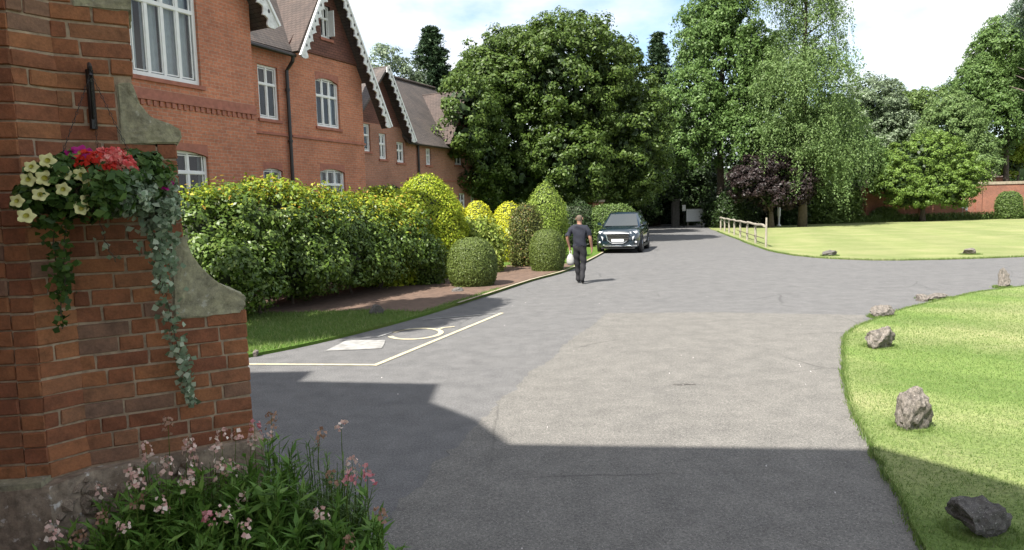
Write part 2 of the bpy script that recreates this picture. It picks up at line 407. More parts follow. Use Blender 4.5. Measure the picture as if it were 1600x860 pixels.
def limbs(mb, base, top, r, n, rg, spread=2.0, lo=.25):
    b = Vector(base); t = Vector(top); pts = []; rr = []
    for i in range(7):
        f = i / 6; p = b.lerp(t, f) + Vector((rg.normal() * .12 * f, rg.normal() * .12 * f, 0)); pts.append(p); rr.append(r * (1 - .8 * f) + .02 + (r * .35 if i == 0 else 0))
    mb.tube(pts, rr, 9)
    for i in range(n):
        f = lo + (.9 - lo) * i / max(n - 1, 1); p = b.lerp(t, f); a = rg.uniform(0, 6.28); ln = spread * (1.1 - .6 * f) * rg.uniform(.7, 1.2)
        q1 = p + Vector((math.cos(a) * ln * .5, math.sin(a) * ln * .5, ln * .35)); q2 = p + Vector((math.cos(a) * ln, math.sin(a) * ln, ln * .6))
        rb = r * (1 - .75 * f) * .55 + .015
        mb.tube([p, q1, q2], [rb, rb * .6, rb * .2], 6)

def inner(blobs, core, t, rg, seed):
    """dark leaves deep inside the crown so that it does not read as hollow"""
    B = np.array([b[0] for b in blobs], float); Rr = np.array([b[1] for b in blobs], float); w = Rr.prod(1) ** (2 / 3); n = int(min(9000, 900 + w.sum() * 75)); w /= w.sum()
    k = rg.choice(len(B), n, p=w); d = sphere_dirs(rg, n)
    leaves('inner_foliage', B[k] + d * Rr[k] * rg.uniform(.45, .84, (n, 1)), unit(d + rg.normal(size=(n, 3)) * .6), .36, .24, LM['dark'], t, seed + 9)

def tree(name, label, loc, blobs, nc, per, cr, leaf, mat, trunk, seed, bark='bark', cat='tree', group=None, nl=7, spread=2.5, core=None, lower=.25, shell=.35):
    rg = np.random.default_rng(seed); t = empty(name, loc, 0, label, cat, group)
    mb = MB(); limbs(mb, (0, 0, -.1), (0, 0, trunk[0]), trunk[1], nl, rg, spread); mb.build('trunk', MT[bark], t, True)
    P, N = clump_cloud(blobs, nc, per, cr, rg, lower=lower, shell=shell)
    leaves('crown', P, N, leaf[0], leaf[1], LM[mat], t, seed + 1)
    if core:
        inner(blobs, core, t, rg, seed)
    return t

def blob(mb, c, r, rg, nu=14, nv=9, amp=.12):
    ph = rg.uniform(0, 6.28, 4); vs = []; fs = []
    for j in range(nv + 1):
        th = math.pi * j / nv
        for i in range(nu):
            a = 2 * math.pi * i / nu
            k = 1 + amp * (math.sin(3 * a + ph[0] + 2 * th) + math.sin(5 * th + ph[1] + 2 * a) + math.sin(4 * a - 3 * th + ph[2])) * .6
            vs.append((c[0] + r[0] * k * math.sin(th) * math.cos(a), c[1] + r[1] * k * math.sin(th) * math.sin(a), c[2] + r[2] * k * math.cos(th)))
    for j in range(nv):
        for i in range(nu): fs.append((j*nu+i, (j+1)*nu+i, (j+1)*nu+(i+1) % nu, j*nu+(i+1) % nu))
    mb.add(vs, fs)

def weeping(name, label, loc, h, blobs, ns, mat, seed, group=None, lmin=1.2, lmax=4.5, leaf=(.2, .1), nc=0, per=0, cr=.8, trunk=.28, core=None):
    rg = np.random.default_rng(seed); t = empty(name, loc, 0, label, 'tree', group)
    mb = MB(); limbs(mb, (0, 0, -.1), (0, 0, h * .93), trunk, 11, rg, h * .15, .5); mb.build('trunk', MT['bark'], t, True)
    B = np.array([b[0] for b in blobs], float); Rr = np.array([b[1] for b in blobs], float)
    w = Rr.prod(1) ** (2 / 3); w /= w.sum(); PP = []; NN = []; AX = []
    ng = max(ns // 9, 1)
    for g in range(ng):
        k = rg.choice(len(B), p=w); d = sphere_dirs(rg, 1)[0]; d[2] = abs(d[2]) * .9 - .25 * rg.random()
        st = B[k] + d * Rr[k] * rg.uniform(.62, 1.0); ln = rg.uniform(lmin, lmax); outw = np.array([d[0], d[1], 0])
        for q in range(9):
            s0 = st + rg.normal(size=3) * np.array([.5, .5, .35]); l2 = ln * rg.uniform(.55, 1.1); m = max(int(l2 / .085), 5)
            f = np.linspace(0, 1, m)[:, None]
            p = s0 + outw * (.7 * np.sqrt(f)) + np.array([0, 0, -1]) * l2 * f ** 1.2 + rg.normal(size=(m, 3)) * .09
            PP.append(p); NN.append(unit(rg.normal(size=(m, 3)) + outw * .6 + np.array([0, 0, .4]))); AX.append(np.tile([0, 0, -1.], (m, 1)) + rg.normal(size=(m, 3)) * .55)
    P = np.vstack(PP); N = np.vstack(NN); A = np.vstack(AX)
    if nc:
        p2, n2 = clump_cloud(blobs, nc, per, cr, rg); P = np.vstack([P, p2]); N = np.vstack([N, n2]); A = np.vstack([A, rg.normal(size=p2.shape)])
    leaves('crown', P, N, leaf[0], leaf[1], LM[mat], t, seed + 1, axis=A)
    if core:
        inner(blobs, core, t, rg, seed)
    return t

def conifer(name, label, loc, h, r, n, mat, seed, group=None, leaf=(.4, .12)):
    rg = np.random.default_rng(seed); t = empty(name, loc, 0, label, 'tree', group)
    mb = MB().tube([(0, 0, -.1), (0, 0, h * .5), (0, 0, h * .97)], [.25, .15, .03], 8); mb.build('trunk', MT['bark'], t, True)
    tiers = int(h / .55); PP = []; NN = []; AX = []
    for i in range(tiers):
        z = h * (.08 + .92 * i / tiers); rad = r * (1 - z / h) ** .75 * rg.uniform(.8, 1.15) + .15; nb = max(int(5 + rad * 4), 4)
        for b in range(nb):
            a = rg.uniform(0, 6.283); m = max(int(n / tiers / nb), 4); f = rg.random((m, 1)) ** .6
            d = np.array([math.cos(a), math.sin(a), 0]); rr = rad * rg.uniform(.75, 1.1)
            p = np.array([0, 0, z]) + d * f * rr + np.array([0, 0, 1]) * (f * .25 - f ** 2 * .55) * rr * .6 + rg.normal(size=(m, 3)) * np.array([.16, .16, .1]) * (1 + rad * .12)
            PP.append(p); NN.append(unit(rg.normal(size=(m, 3)) * .6 + np.array([0, 0, .8]))); AX.append(np.tile(d, (m, 1)) + rg.normal(size=(m, 3)) * .5)
    leaves('crown', np.vstack(PP), np.vstack(NN), leaf[0], leaf[1], LM[mat], t, seed + 1, axis=np.vstack(AX))
    return t

def prof_at(prof, z):
    zs = [p[1] for p in prof]; rs = [p[0] for p in prof]; return np.interp(z, zs, rs)

def topiary(name, label, loc, prof, n, leaf, mat, seed, sq=(1, 1), rough=.02, fuzz=.35, cat='shrub', group=None, rz=0, core=.95, lump=.0):
    """clipped bush: prof = [(radius, height)...] bottom to top"""
    rg = np.random.default_rng(seed); t = empty(name, loc, rz, label, cat, group)
    zs = np.linspace(prof[0][1], prof[-1][1], 60); rs = prof_at(prof, zs)
    seg = np.hypot(np.diff(zs), np.diff(rs)) * (rs[1:] + rs[:-1]); cum = np.concatenate([[0], np.cumsum(seg)]); cum /= cum[-1]
    u = rg.random(n); z = np.interp(u, cum, zs); a = rg.uniform(0, 2 * math.pi, n); r = prof_at(prof, z)
    dz = (np.interp(z + .03, zs, rs) - np.interp(z - .03, zs, rs)) / .06
    ph = rg.uniform(0, 6.28, 3)
    k = 1 + lump * (np.sin(5 * a + ph[0] + z * 4) + np.sin(3 * a + ph[1] - z * 7) + np.sin(8 * a + z * 9 + ph[2]) * .6)
    x = np.cos(a) * r * k * sq[0]; y = np.sin(a) * r * k * sq[1]
    N = unit(np.stack([np.cos(a) / sq[0], np.sin(a) / sq[1], -dz], 1))
    P = np.stack([x, y, z], 1) + N * (rg.normal(size=(n, 1)) * rough - rough * .4)
    N = unit(N + rg.normal(size=(n, 3)) * fuzz)
    leaves('foliage', P, N, leaf[0], leaf[1], LM[mat], t, seed + 1)
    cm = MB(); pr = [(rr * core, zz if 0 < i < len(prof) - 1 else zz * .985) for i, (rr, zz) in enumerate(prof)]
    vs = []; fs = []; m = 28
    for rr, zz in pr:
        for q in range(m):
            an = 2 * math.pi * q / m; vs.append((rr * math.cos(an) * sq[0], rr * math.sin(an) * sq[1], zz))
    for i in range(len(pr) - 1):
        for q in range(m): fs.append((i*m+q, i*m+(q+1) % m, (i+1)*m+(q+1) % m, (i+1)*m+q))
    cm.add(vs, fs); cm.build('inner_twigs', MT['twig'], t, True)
    st = MB().tube([(0, 0, -.05), (0.02, 0, prof[0][1] + .25)], [.06, .04], 7); st.build('stem', MT['bark'], t)
    return t

# ================================================================== THE SETTING
def sheet(name, pts, z, mat, drop=.06, kind='structure', parent=None):
    mb = MB(); n = len(pts)
    vs = [(x, y, z) for x, y in pts] + [(x, y, z - drop) for x, y in pts]
    mb.add(vs, [tuple(range(n))] + [(i, n + i, n + (i + 1) % n, (i + 1) % n) for i in range(n)])
    me = mb.mesh(name, mat); bm = bmesh.new(); bm.from_mesh(me); bmesh.ops.recalc_face_normals(bm, faces=bm.faces)
    for f in bm.faces:
        if len(f.verts) == n and f.normal.z < 0: f.normal_flip()
    bmesh.ops.triangulate(bm, faces=[f for f in bm.faces if len(f.verts) > 4]); bm.to_mesh(me); bm.free()
    o = link(name, me, parent)
    if kind: o['kind'] = kind
    return o

def smooth_line(pts, k=4):
    """Catmull-Rom through the points"""
    out = []
    P = [Vector((*p, 0)) for p in pts]
    for i in range(len(P) - 1):
        p0 = P[max(i-1, 0)]; p1 = P[i]; p2 = P[i+1]; p3 = P[min(i+2, len(P)-1)]
        for j in range(k):
            t = j / k
            v = .5 * ((2*p1) + (-p0+p2)*t + (2*p0-5*p1+4*p2-p3)*t*t + (-p0+3*p1-3*p2+p3)*t**3); out.append((v.x, v.y))
    out.append(pts[-1]); return out

def ribbon(pts, w, z, n0=None):
    mb = MB(); vs = []; fs = []
    for i, p in enumerate(pts):
        a = Vector((*pts[max(i-1, 0)], 0)); b = Vector((*pts[min(i+1, len(pts)-1)], 0)); t = (b - a).normalized(); nn = Vector((-t.y, t.x, 0)) * w / 2
        vs += [(p[0] + nn.x, p[1] + nn.y, z), (p[0] - nn.x, p[1] - nn.y, z)]
    for i in range(len(pts) - 1): fs.append((2*i+1, 2*i+3, 2*i+2, 2*i))
    return mb.add(vs, fs)

g = MB().add([(-600, -600, -.08), (600, -600, -.08), (600, 600, -.08), (-600, 600, -.08)], [(0, 1, 2, 3)]).build('ground', MT['earth']); g['kind'] = 'structure'
drive = sheet('driveway', [(-14, -10), (62, -10), (62, 74), (-14, 74)], 0, MT['asphalt'], .04)

EDGE_R = smooth_line([(1.7, 1.0), (1.95, 2.6), (2.19, 3.5), (2.48, 4.24), (2.74, 5.05), (3.27, 6.45), (3.87, 7.76), (4.94, 9.69), (6.5, 11.28), (8.7, 12.95), (10.82, 14.1), (16, 16.0), (26, 18)], 5)
_r = random.Random(3)
EDGE_R = [(x + _r.uniform(-.025, .025), y + _r.uniform(-.025, .025)) for x, y in EDGE_R]
_pp = [(-.9, 3.2), (-.74, 4.44), (-.4, 5.7), (-.03, 7.01), (.75, 9.4), (1.73, 12.1), (3.6, 11.9), (5.9, 11.2), (5.2, 9.5), (4.3, 7.5), (3.6, 5.9), (3.0, 4.3), (2.6, 2.6), (.2, 2.4), (-.9, 3.2)]
_pj = []
for (x0, y0), (x1, y1) in zip(_pp[:-1], _pp[1:]):
    k = max(int(math.hypot(x1 - x0, y1 - y0) / .06), 1)
    for q in range(k): f = q / k; _pj.append((x0 + (x1 - x0) * f + _r.gauss(0, .018) + .03 * math.sin(y0 * 3 + f * 9), y0 + (y1 - y0) * f + _r.gauss(0, .018)))
sheet('driveway_patch', _pj, .004, MT['patch'], .002)
sheet('lawn_island', EDGE_R + [(26, -9), (1.6, -9)], .035, MT['lawn'], .06)
EDGE_F = smooth_line([(19.0, 66.0), (16.3, 55), (15.2, 49.6), (12.7, 38), (10.75, 28.6), (10.35, 25), (10.9, 22.6), (12.5, 21.4), (16.4, 21.5), (24, 23), (40, 27), (60, 31)], 5)
EDGE_F = [(x + _r.uniform(-.04, .04), y + _r.uniform(-.04, .04)) for x, y in EDGE_F]
sheet('far_lawn', EDGE_F + [(60, 72), (22, 72)], .03, MT['farlawn'], .05)
EDGE_K = smooth_line([(-7.5, 5.6), (-5.2, 7.3), (-3.64, 9.01), (-2.76, 10.2), (-1.68, 12.3), (-.59, 15.08), (.51, 17.99), (1.67, 20.6), (3.0, 25.2), (4.6, 31.2), (6.6, 38), (9.2, 48), (12, 60), (14.4, 74)], 4)
sheet('verge', EDGE_K + [(-30, 74), (-30, 5)], .045, MT['verge'], .08)
BED = [(-1.75, 12.55), (-.9, 14.7), (.35, 17.85), (1.5, 20.5), (2.2, 22.9), (.6, 23.4), (-1.5, 22), (-3.6, 21.5), (-6.0, 17.5), (-7.5, 14.4), (-6, 13.2), (-4.4, 12.9), (-2.7, 13.0)]
sheet('flower_bed', BED, .055, MT['soil'], .004)
kb = ribbon([p for p in EDGE_K if p[1] > 13.0], .085, .062); kb.build('kerb', MT['kerb'])['kind'] = 'structure'

# bay markings: parts of the driveway
bay = ribbon([(-3.6, 8.63), (-1.78, 8.375)], .075, .007); bay.build('bay_line', MT['paint'], drive)
ribbon([(-1.77, 8.33), (-.2, 12.47)], .075, .0075).build('bay_line', MT['paint'], drive)
ribbon([(-.26, 12.44), (-1.18, 12.1), (-1.62, 11.93)], .05, .007).build('bay_line', MT['paintw'], drive)
sheet('painted_panel', [(-2.66, 9.34), (-2.28, 9.36), (-1.88, 9.42), (-1.90, 9.72), (-1.94, 10.02), (-2.24, 10.08), (-2.54, 10.13), (-2.60, 9.72)], .008, MT['paintw'], .002, None, drive)
ring = []
for i in range(27):
    a = R(200 + i * 12.4); ring.append((-1.55 + .40 * math.cos(a), 10.52 + .47 * math.sin(a)))
ribbon(ring, .085, .008).build('wheelchair_ring', MT['paint'], drive)
ribbon([(-1.24, 10.83), (-1.16, 11.0), (-.98, 11.08)], .07, .0085).build('wheelchair_foot', MT['paint'], drive)
ribbon([(-2.12, 10.3), (-1.95, 10.72), (-1.72, 11.02)], .05, .008).build('wheelchair_back', MT['paintw'], drive)
ribbon([(1.70, 7.06), (1.77, 7.03), (1.85, 7.05), (1.93, 7.03)], .05, .009).build('tar_stain', MT['rockdark'], drive)
# gritty joint between the two surfacings and scattered petals / grit
rg = np.random.default_rng(5)
mb = MB()
for i in range(34):
    x, y = rg.uniform(-3, 4.5), rg.uniform(3.6, 14); s = rg.uniform(.003, .008)
    mb.add([(x - s, y, .012), (x, y - s, .012), (x + s, y + s * .3, .012), (x, y + s, .02)], [(0, 1, 2), (0, 2, 3)])
tag(mb.build('fallen_petals', simple('pale_petal', (.55, .52, .5), .8)), 'scattered pale petals and grit on the tarmac', 'debris', kind='stuff')

# short grass on the near lawn (stuff)
def in_poly(px, py, poly):
    x = np.array([p[0] for p in poly]); y = np.array([p[1] for p in poly]); ins = np.zeros(len(px), bool); j = len(poly) - 1
    for i in range(len(poly)):
        c = ((y[i] > py) != (y[j] > py)) & (px < (x[j] - x[i]) * (py - y[i]) / (y[j] - y[i] + 1e-12) + x[i]); ins ^= c; j = i
    return ins
def grass(name, poly, box, n, h, w, seed, label, z=.03, fall=lambda x, y: 1.0):
    rg = np.random.default_rng(seed); x = rg.uniform(box[0], box[1], n); y = rg.uniform(box[2], box[3], n)
    k = in_poly(x, y, poly) & (rg.random(n) < fall(x, y)); x = x[k]; y = y[k]; m = len(x); hh = h * rg.uniform(.5, 1.4, m); a = rg.uniform(0, 6.283, m); ww = w * (1 + .12 * y)
    ln = rg.normal(size=(m, 2)) * .45
    V = np.empty((m, 3, 3)); V[:, 0] = np.stack([x - np.cos(a) * ww, y - np.sin(a) * ww, np.full(m, z)], 1); V[:, 1] = np.stack([x + np.cos(a) * ww, y + np.sin(a) * ww, np.full(m, z)], 1)
    V[:, 2] = np.stack([x + ln[:, 0] * hh, y + ln[:, 1] * hh, z + hh], 1)
    me = bpy.data.meshes.new(name); me.vertices.add(m * 3); me.vertices.foreach_set('co', V.astype(np.float32).ravel()); me.loops.add(m * 3); me.loops.foreach_set('vertex_index', np.arange(m * 3, dtype=np.int32))
    me.polygons.add(m); me.polygons.foreach_set('loop_start', np.arange(0, m * 3, 3, dtype=np.int32)); me.polygons.foreach_set('loop_total', np.full(m, 3, dtype=np.int32)); me.update(); me.validate()
    me.materials.append(LM['grass']); return tag(link(name, me), label, 'grass', kind='stuff')
PI = EDGE_R + [(26, -9), (1.6, -9)]
grass('lawn_grass', PI, (1.7, 14, 2.4, 15), 560000, .020, .0024, 11, 'short mown grass of the near lawn island', fall=lambda x, y: np.clip(1.25 - (x + y) / 22, 0.05, 1))
PV = [p for p in EDGE_K if p[1] < 20] + [(-8, 20), (-12, 6)]
grass('verge_grass', PV, (-7, 0, 6.5, 16), 90000, .06, .003, 12, 'rough grass on the verge beside the disabled bay', .04, lambda x, y: ~in_poly(x, y, BED))

def edge_grass(name, line, n, h, seed, label, spots=()):
    rg = np.random.default_rng(seed); L_ = np.array(line); seg = np.hypot(*np.diff(L_, axis=0).T); cum = np.concatenate([[0], np.cumsum(seg)]); u = rg.random(n) * cum[-1]
    x = np.interp(u, cum, L_[:, 0]) + rg.normal(size=n) * .02; y = np.interp(u, cum, L_[:, 1]) + rg.normal(size=n) * .02
    for sx, sy, sr in spots:
        a = rg.uniform(0, 6.283, 700); r = sr * (1 + np.abs(rg.normal(size=700)) * .16); x = np.concatenate([x, sx + np.cos(a) * r]); y = np.concatenate([y, sy + np.sin(a) * r * .85])
    m = len(x); hh = h * rg.uniform(.4, 1.6, m); a = rg.uniform(0, 6.283, m); w = .0026 * (1 + .1 * y); ln = rg.normal(size=(m, 2)) * .5
    V = np.empty((m, 3, 3)); z = np.full(m, .01); V[:, 0] = np.stack([x - np.cos(a) * w, y - np.sin(a) * w, z], 1); V[:, 1] = np.stack([x + np.cos(a) * w, y + np.sin(a) * w, z], 1); V[:, 2] = np.stack([x + ln[:, 0] * hh, y + ln[:, 1] * hh, z + .02 + hh], 1)
    me = bpy.data.meshes.new(name); me.from_pydata(V.reshape(-1, 3).tolist(), [], np.arange(m * 3).reshape(-1, 3).tolist()); me.materials.append(LM['grass']); return tag(link(name, me), label, 'grass', kind='stuff')
edge_grass('lawn_edge_grass', [p for p in EDGE_R if p[1] > 2], 16000, .028, 14, 'ragged longer grass along the near lawn edge and round its stones', [(2.60, 3.62, .17), (3.27, 5.40, .13), (4.72, 8.55, .18), (6.05, 10.9, .17), (8.1, 12.75, .28), (10.4, 14.15, .14)])
edge_grass('far_lawn_edge_grass', [p for p in EDGE_F if p[0] < 26 and p[1] < 50], 9000, .04, 15, 'longer grass along the far lawn edge', [(11.25, 23.7, .24), (15.55, 22.7, .26)])

# ================================================================== NEAR BRICK BUILDING (left edge)
NB = empty('brick_entrance_building', (-3.0, 3.0, 0), 0, 'near red brick building corner with stone-capped buttress at the left edge', 'building')
NB_off = Vector((-3.0, 3.0, 0))
def nb(o): o.location = Vector(o.location) - NB_off; return o      # world coordinates -> child of the Empty
E4 = Vector((-1.40, 3.5, 0)); FD = Vector((math.sin(R(60)), math.cos(R(60)), 0)); FN = Vector((math.cos(R(60)), -math.sin(R(60)), 0))
E2 = E4 - FD * .745; E1 = Vector((-2.143, 2.983, 0)); E0 = Vector((-2.235, 2.965, 0)); E00 = Vector((-3.2, 2.86, 0))
def brick_mesh(l, h=.0675, d=.1):
    bm = bmesh.new(); bmesh.ops.create_cube(bm, size=1); bmesh.ops.scale(bm, vec=(l, d, h), verts=bm.verts)
    bmesh.ops.bevel(bm, geom=list(bm.edges), offset=.004, segments=1, affect='EDGES')
    for v in bm.verts: v.co += Vector((random.uniform(-1, 1), random.uniform(-1, 1), random.uniform(-1, 1))) * .0026
    me = bpy.data.meshes.new('brick'); bm.to_mesh(me); bm.free(); me.materials.append(MT['hbrick']); return me
random.seed(8)
BM = {l: [brick_mesh(l) for _ in range(4)] for l in (.215, .16, .102, .06)}
CH = .0772; Z0 = .735
def lay(a, d, n, t0, t1, z, row, seed):
    """one course of bricks from t0 to t1 along d starting at a"""
    rr = random.Random(seed); t = t0; first = True
    while t < t1 - .02:
        rem = t1 - t
        l = (.102, .215, .16, .06)[(row * 3 + seed // 100) % 4] if first else rr.choice([.215, .215, .102, .102, .16, .215])
        if rem < l + .05: l = rem
        elif rem < .09 + l: l = rem if rem < .25 else rem - .112
        key = min(BM, key=lambda k: abs(k - l)); me = rr.choice(BM[key]); first = False
        c = a + d * (t + l / 2) - n * (.05 - rr.uniform(-.004, .004))
        o = link('brick', me, NB, None, c + Vector((0, 0, z + .0325 + rr.uniform(-.0015, .0015))) - NB_off, (rr.gauss(0, .009), rr.gauss(0, .010), math.atan2(d.y, d.x) + rr.gauss(0, .009)), ((l) / key, 1, 1))
        t += l + .0095
def edges(z):
    """left and right brick limits on the buttress side, t measured from E4"""
    zc = z + .033
    if zc < 1.40: return -.752, -.002
    if zc < 1.80: return -.752, -.345
    if zc < 2.255: return -.752, -.275
    if zc < 2.545: return -.752, -.520
    if zc < 2.87: return -.752, -.438
    return -.752, -.668
d2 = (E2 - E1); L2 = d2.length; d2.normalize(); n2 = Vector((d2.y, -d2.x, 0))
d1 = (E1 - E0); L1 = d1.length; d1.normalize(); n1 = Vector((d1.y, -d1.x, 0))
d0 = (E0 - E00); L0 = d0.length; d0.normalize(); n0 = Vector((d0.y, -d0.x, 0))
for row in range(31):
    z = Z0 + row * CH
    a, b = edges(z); lay(E4, FD, FN, a, b, z, row, 100 + row)
    lay(E1, d2, n2, .001, L2 + .004, z, row, 200 + row)
    lay(E0, d1, n1, .0, L1 + .0, z - .002, 1, 300 + row) if row < 31 else None
    lay(E00, d0, n0, L0 - .34, L0 - .006, z + .001, row + 1, 400 + row)
# mortar core of the buttress and of the pier
def P3(t, z, off=0): p = E4 + FD * t + FN * off; return Vector((p.x, p.y, z))
prof = [(-.76, .3), (-.008, .3), (-.008, 1.405), (-.28, 1.41), (-.28, 2.255), (-.446, 2.26), (-.446, 3.2), (-.76, 3.2)]
nb(MB().prism([P3(t, z, -.007) for t, z in prof], -FN * .34).build('mortar_core', MT['mortar'], NB))
pp = [E00 - n0 * .007, E0 - n0 * .007 - n1 * .004, E1 - n1 * .007 - n2 * .003, E2 - n2 * .007 + d2 * .01, E2 + Vector((-.2, .5, 0)), Vector((-4.6, 3.55, 0)), Vector((-4.6, 2.75, 0))]
nb(MB().prism([Vector((p.x, p.y, .3)) for p in pp], (0, 0, 2.95)).build('pier_wall', MT['mortar'], NB))
# stone weatherings with a concave curve
def stone(poly, off=.006, th=.37, name='coping_stone'):
    me = MB().prism([P3(t, z, off) for t, z in poly], -FN * th).mesh(name, MT['coping'])
    bm = bmesh.new(); bm.from_mesh(me); bmesh.ops.recalc_face_normals(bm, faces=bm.faces); bmesh.ops.bevel(bm, geom=list(bm.edges), offset=.007, segments=2, affect='EDGES')
    bmesh.ops.triangulate(bm, faces=list(bm.faces)); bmesh.ops.subdivide_edges(bm, edges=[e for e in bm.edges if e.calc_length() > .05], cuts=3, use_grid_fill=True); bmesh.ops.triangulate(bm, faces=list(bm.faces)); bmesh.ops.subdivide_edges(bm, edges=[e for e in bm.edges if e.calc_length() > .03], cuts=1, use_grid_fill=True)
    from mathutils import noise as mn
    bm.normal_update()
    for v in bm.verts: v.co += v.normal * (mn.noise(v.co * 14) * .006 + mn.noise(v.co * 45) * .004)
    bm.to_mesh(me); bm.free()
    nb(link(name, me, NB))
stone([(-.512, 2.258), (-.266, 2.275), (-.246, 2.305), (-.25, 2.345), (-.305, 2.371), (-.365, 2.393), (-.395, 2.42), (-.415, 2.46), (-.432, 2.51), (-.447, 2.556), (-.512, 2.55)])
stone([(-.338, 1.405), (-.03, 1.402), (-.004, 1.44), (.006, 1.492), (-.04, 1.515), (-.095, 1.548), (-.15, 1.595), (-.2, 1.655), (-.24, 1.72), (-.262, 1.812), (-.338, 1.815)])
stone([(-.66, 2.875), (-.424, 2.885), (-.424, 2.95), (-.455, 3.1), (-.66, 3.15)])
# rubble plinth: mortar bed plus single flints
pl = [E00 + n0 * .05, E0 + n0 * .05 + n1 * .045, E1 + n1 * .05 + n2 * .045 , E2 + n2 * .03 + FN * .02, E4 + FN * .035 + FD * .04, E4 - FN * .38 + FD * .04, Vector((-2.2, 3.9, 0)), Vector((-3.2, 3.6, 0))]
nb(MB().prism([Vector((p.x, p.y, -.05)) for p in pl], (0, 0, .775)).build('plinth', MT['flint'], NB))
def lump(seed, sub=2, cuts=9, rough=.10):
    rr = random.Random(seed); bm = bmesh.new(); bmesh.ops.create_icosphere(bm, subdivisions=sub, radius=1)
    for c in range(cuts):
        n = Vector((rr.gauss(0, 1), rr.gauss(0, 1), rr.gauss(0, 1))).normalized(); k = rr.uniform(.42, .78)
        for v in bm.verts:
            e = v.co.dot(n) - k
            if e > 0: v.co -= n * e
    from mathutils import noise as mn
    o_ = Vector((seed * 1.7, seed * .3, 0))
    for v in bm.verts: v.co *= 1 + mn.noise(v.co * 2.6 + o_) * rough * 1.6 + mn.noise(v.co * 7 + o_) * rough * .8 + rr.uniform(-rough, rough) * .3
    me = bpy.data.meshes.new('stone'); bm.to_mesh(me); bm.free(); return me
FM = []
for i in range(6):
    me = lump(40 + i, 1, 5, .16); me.materials.append(MT['flint']); FM.append(me)
rr = random.Random(4)
def flints(a, b, n, z0, z1, cnt):
    for i in range(cnt):
        f = rr.random(); z = rr.uniform(z0, z1); p = a.lerp(b, f) + n * .058
        s = rr.uniform(.018, .042)
        link('stone', rr.choice(FM), NB, None, Vector((p.x, p.y, z)) - NB_off, (rr.uniform(0, 6), rr.uniform(0, 6), rr.uniform(0, 6)), (s * 1.3, s, s * .9))
flints(E2 + FN * -.02, E4 + FN * -.01, FN, .32, .70, 120)
flints(E1, E2, n2, .3, .70, 40); flints(E0, E1, n1, .3, .58, 18); flints(E00 + d0 * .55, E0, n0 * 1.1, .3, .60, 70)
nb(MB().prism([Vector((p.x, p.y, .625)) for p in [E00 + n0 * .09, E0 + n0 * .09, E1 + n0 * .085 + d1 * .01, E1 - n0 * .1, E00 - n0 * .1]], (0, 0, .125)).build('sill_stone', MT['coping'], NB))
# the rest of the building, to the left of and behind the camera
def mass(name, poly, z0, z1, mat): nb(MB().prism([Vector((x, y, z0)) for x, y in poly], (0, 0, z1 - z0)).build(name, mat, NB))
mass('wall', [(-1.61, .55), (-4.42, .88), (-4.74, 1.58), (-5.3, 2.24), (-5.75, 2.27), (-5.75, -14), (-.95, -14), (-1.10, -.22)], -.05, 7.75, MT['wallbrick'])
mass('roof', [(-1.61, .55), (-4.42, .88), (-4.74, 1.58), (-5.3, 2.27), (-5.755, 2.3), (-5.755, -14), (-.9, -14), (-1.07, -.22)], 7.752, 8.0, MT['tile'])
mass('wall', [(-5.77, 2.34), (-7.7, 2.68), (-7.7, -14), (-5.77, -14)], -.05, 9.0, MT['wallbrick'])
mass('wall', [(-7.73, 2.78), (-13, 3.0), (-13, -14), (-7.73, -14)], -.05, 9.6, MT['wallbrick'])
mass('wall', [(-4.6, 3.55), (-4.6, 2.7), (-6.05, 2.75), (-6.05, 3.5)], -.05, 3.2, MT['wallbrick'])

# ================================================================== THE HOUSE
HO = empty('victorian_house', (-6.5635, 20.4, 0), R(63), 'red brick house with white bargeboards and tall windows behind the hedge', 'house')
# local axes: x along the front (away from the camera), y into the house, z up
def wall(x0, x1, z0, z1, y, ops, mat='brick', depth=.14, name='wall', top=None):
    xs = sorted({x0, x1, *[v for o in ops for v in (o[0], o[1])]}); zs = sorted({z0, z1, *[v for o in ops for v in (o[2], o[3])]})
    mb = MB()
    for i in range(len(xs) - 1):
        for j in range(len(zs) - 1):
            cx = (xs[i] + xs[i+1]) / 2; cz = (zs[j] + zs[j+1]) / 2
            if any(o[0] < cx < o[1] and o[2] < cz < o[3] for o in ops): continue
            mb.add([(xs[i], y, zs[j]), (xs[i+1], y, zs[j]), (xs[i+1], y, zs[j+1]), (xs[i], y, zs[j+1])], [(0, 1, 2, 3)])
    for a, b, c, d in ops:
        e = y + depth
        mb.add([(a, y, c), (b, y, c), (b, y, d), (a, y, d), (a, e, c), (b, e, c), (b, e, d), (a, e, d)], [(0, 4, 5, 1), (1, 5, 6, 2), (2, 6, 7, 3), (3, 7, 4, 0)])
    mb.add([(x0, y, z0), (x0, y + 4, z0), (x0, y + 4, z1), (x0, y, z1)], [(0, 3, 2, 1)])
    mb.add([(x1, y, z0), (x1, y + 4, z0), (x1, y + 4, z1), (x1, y, z1)], [(0, 1, 2, 3)])
    return mb.build(name, MT[mat], HO)
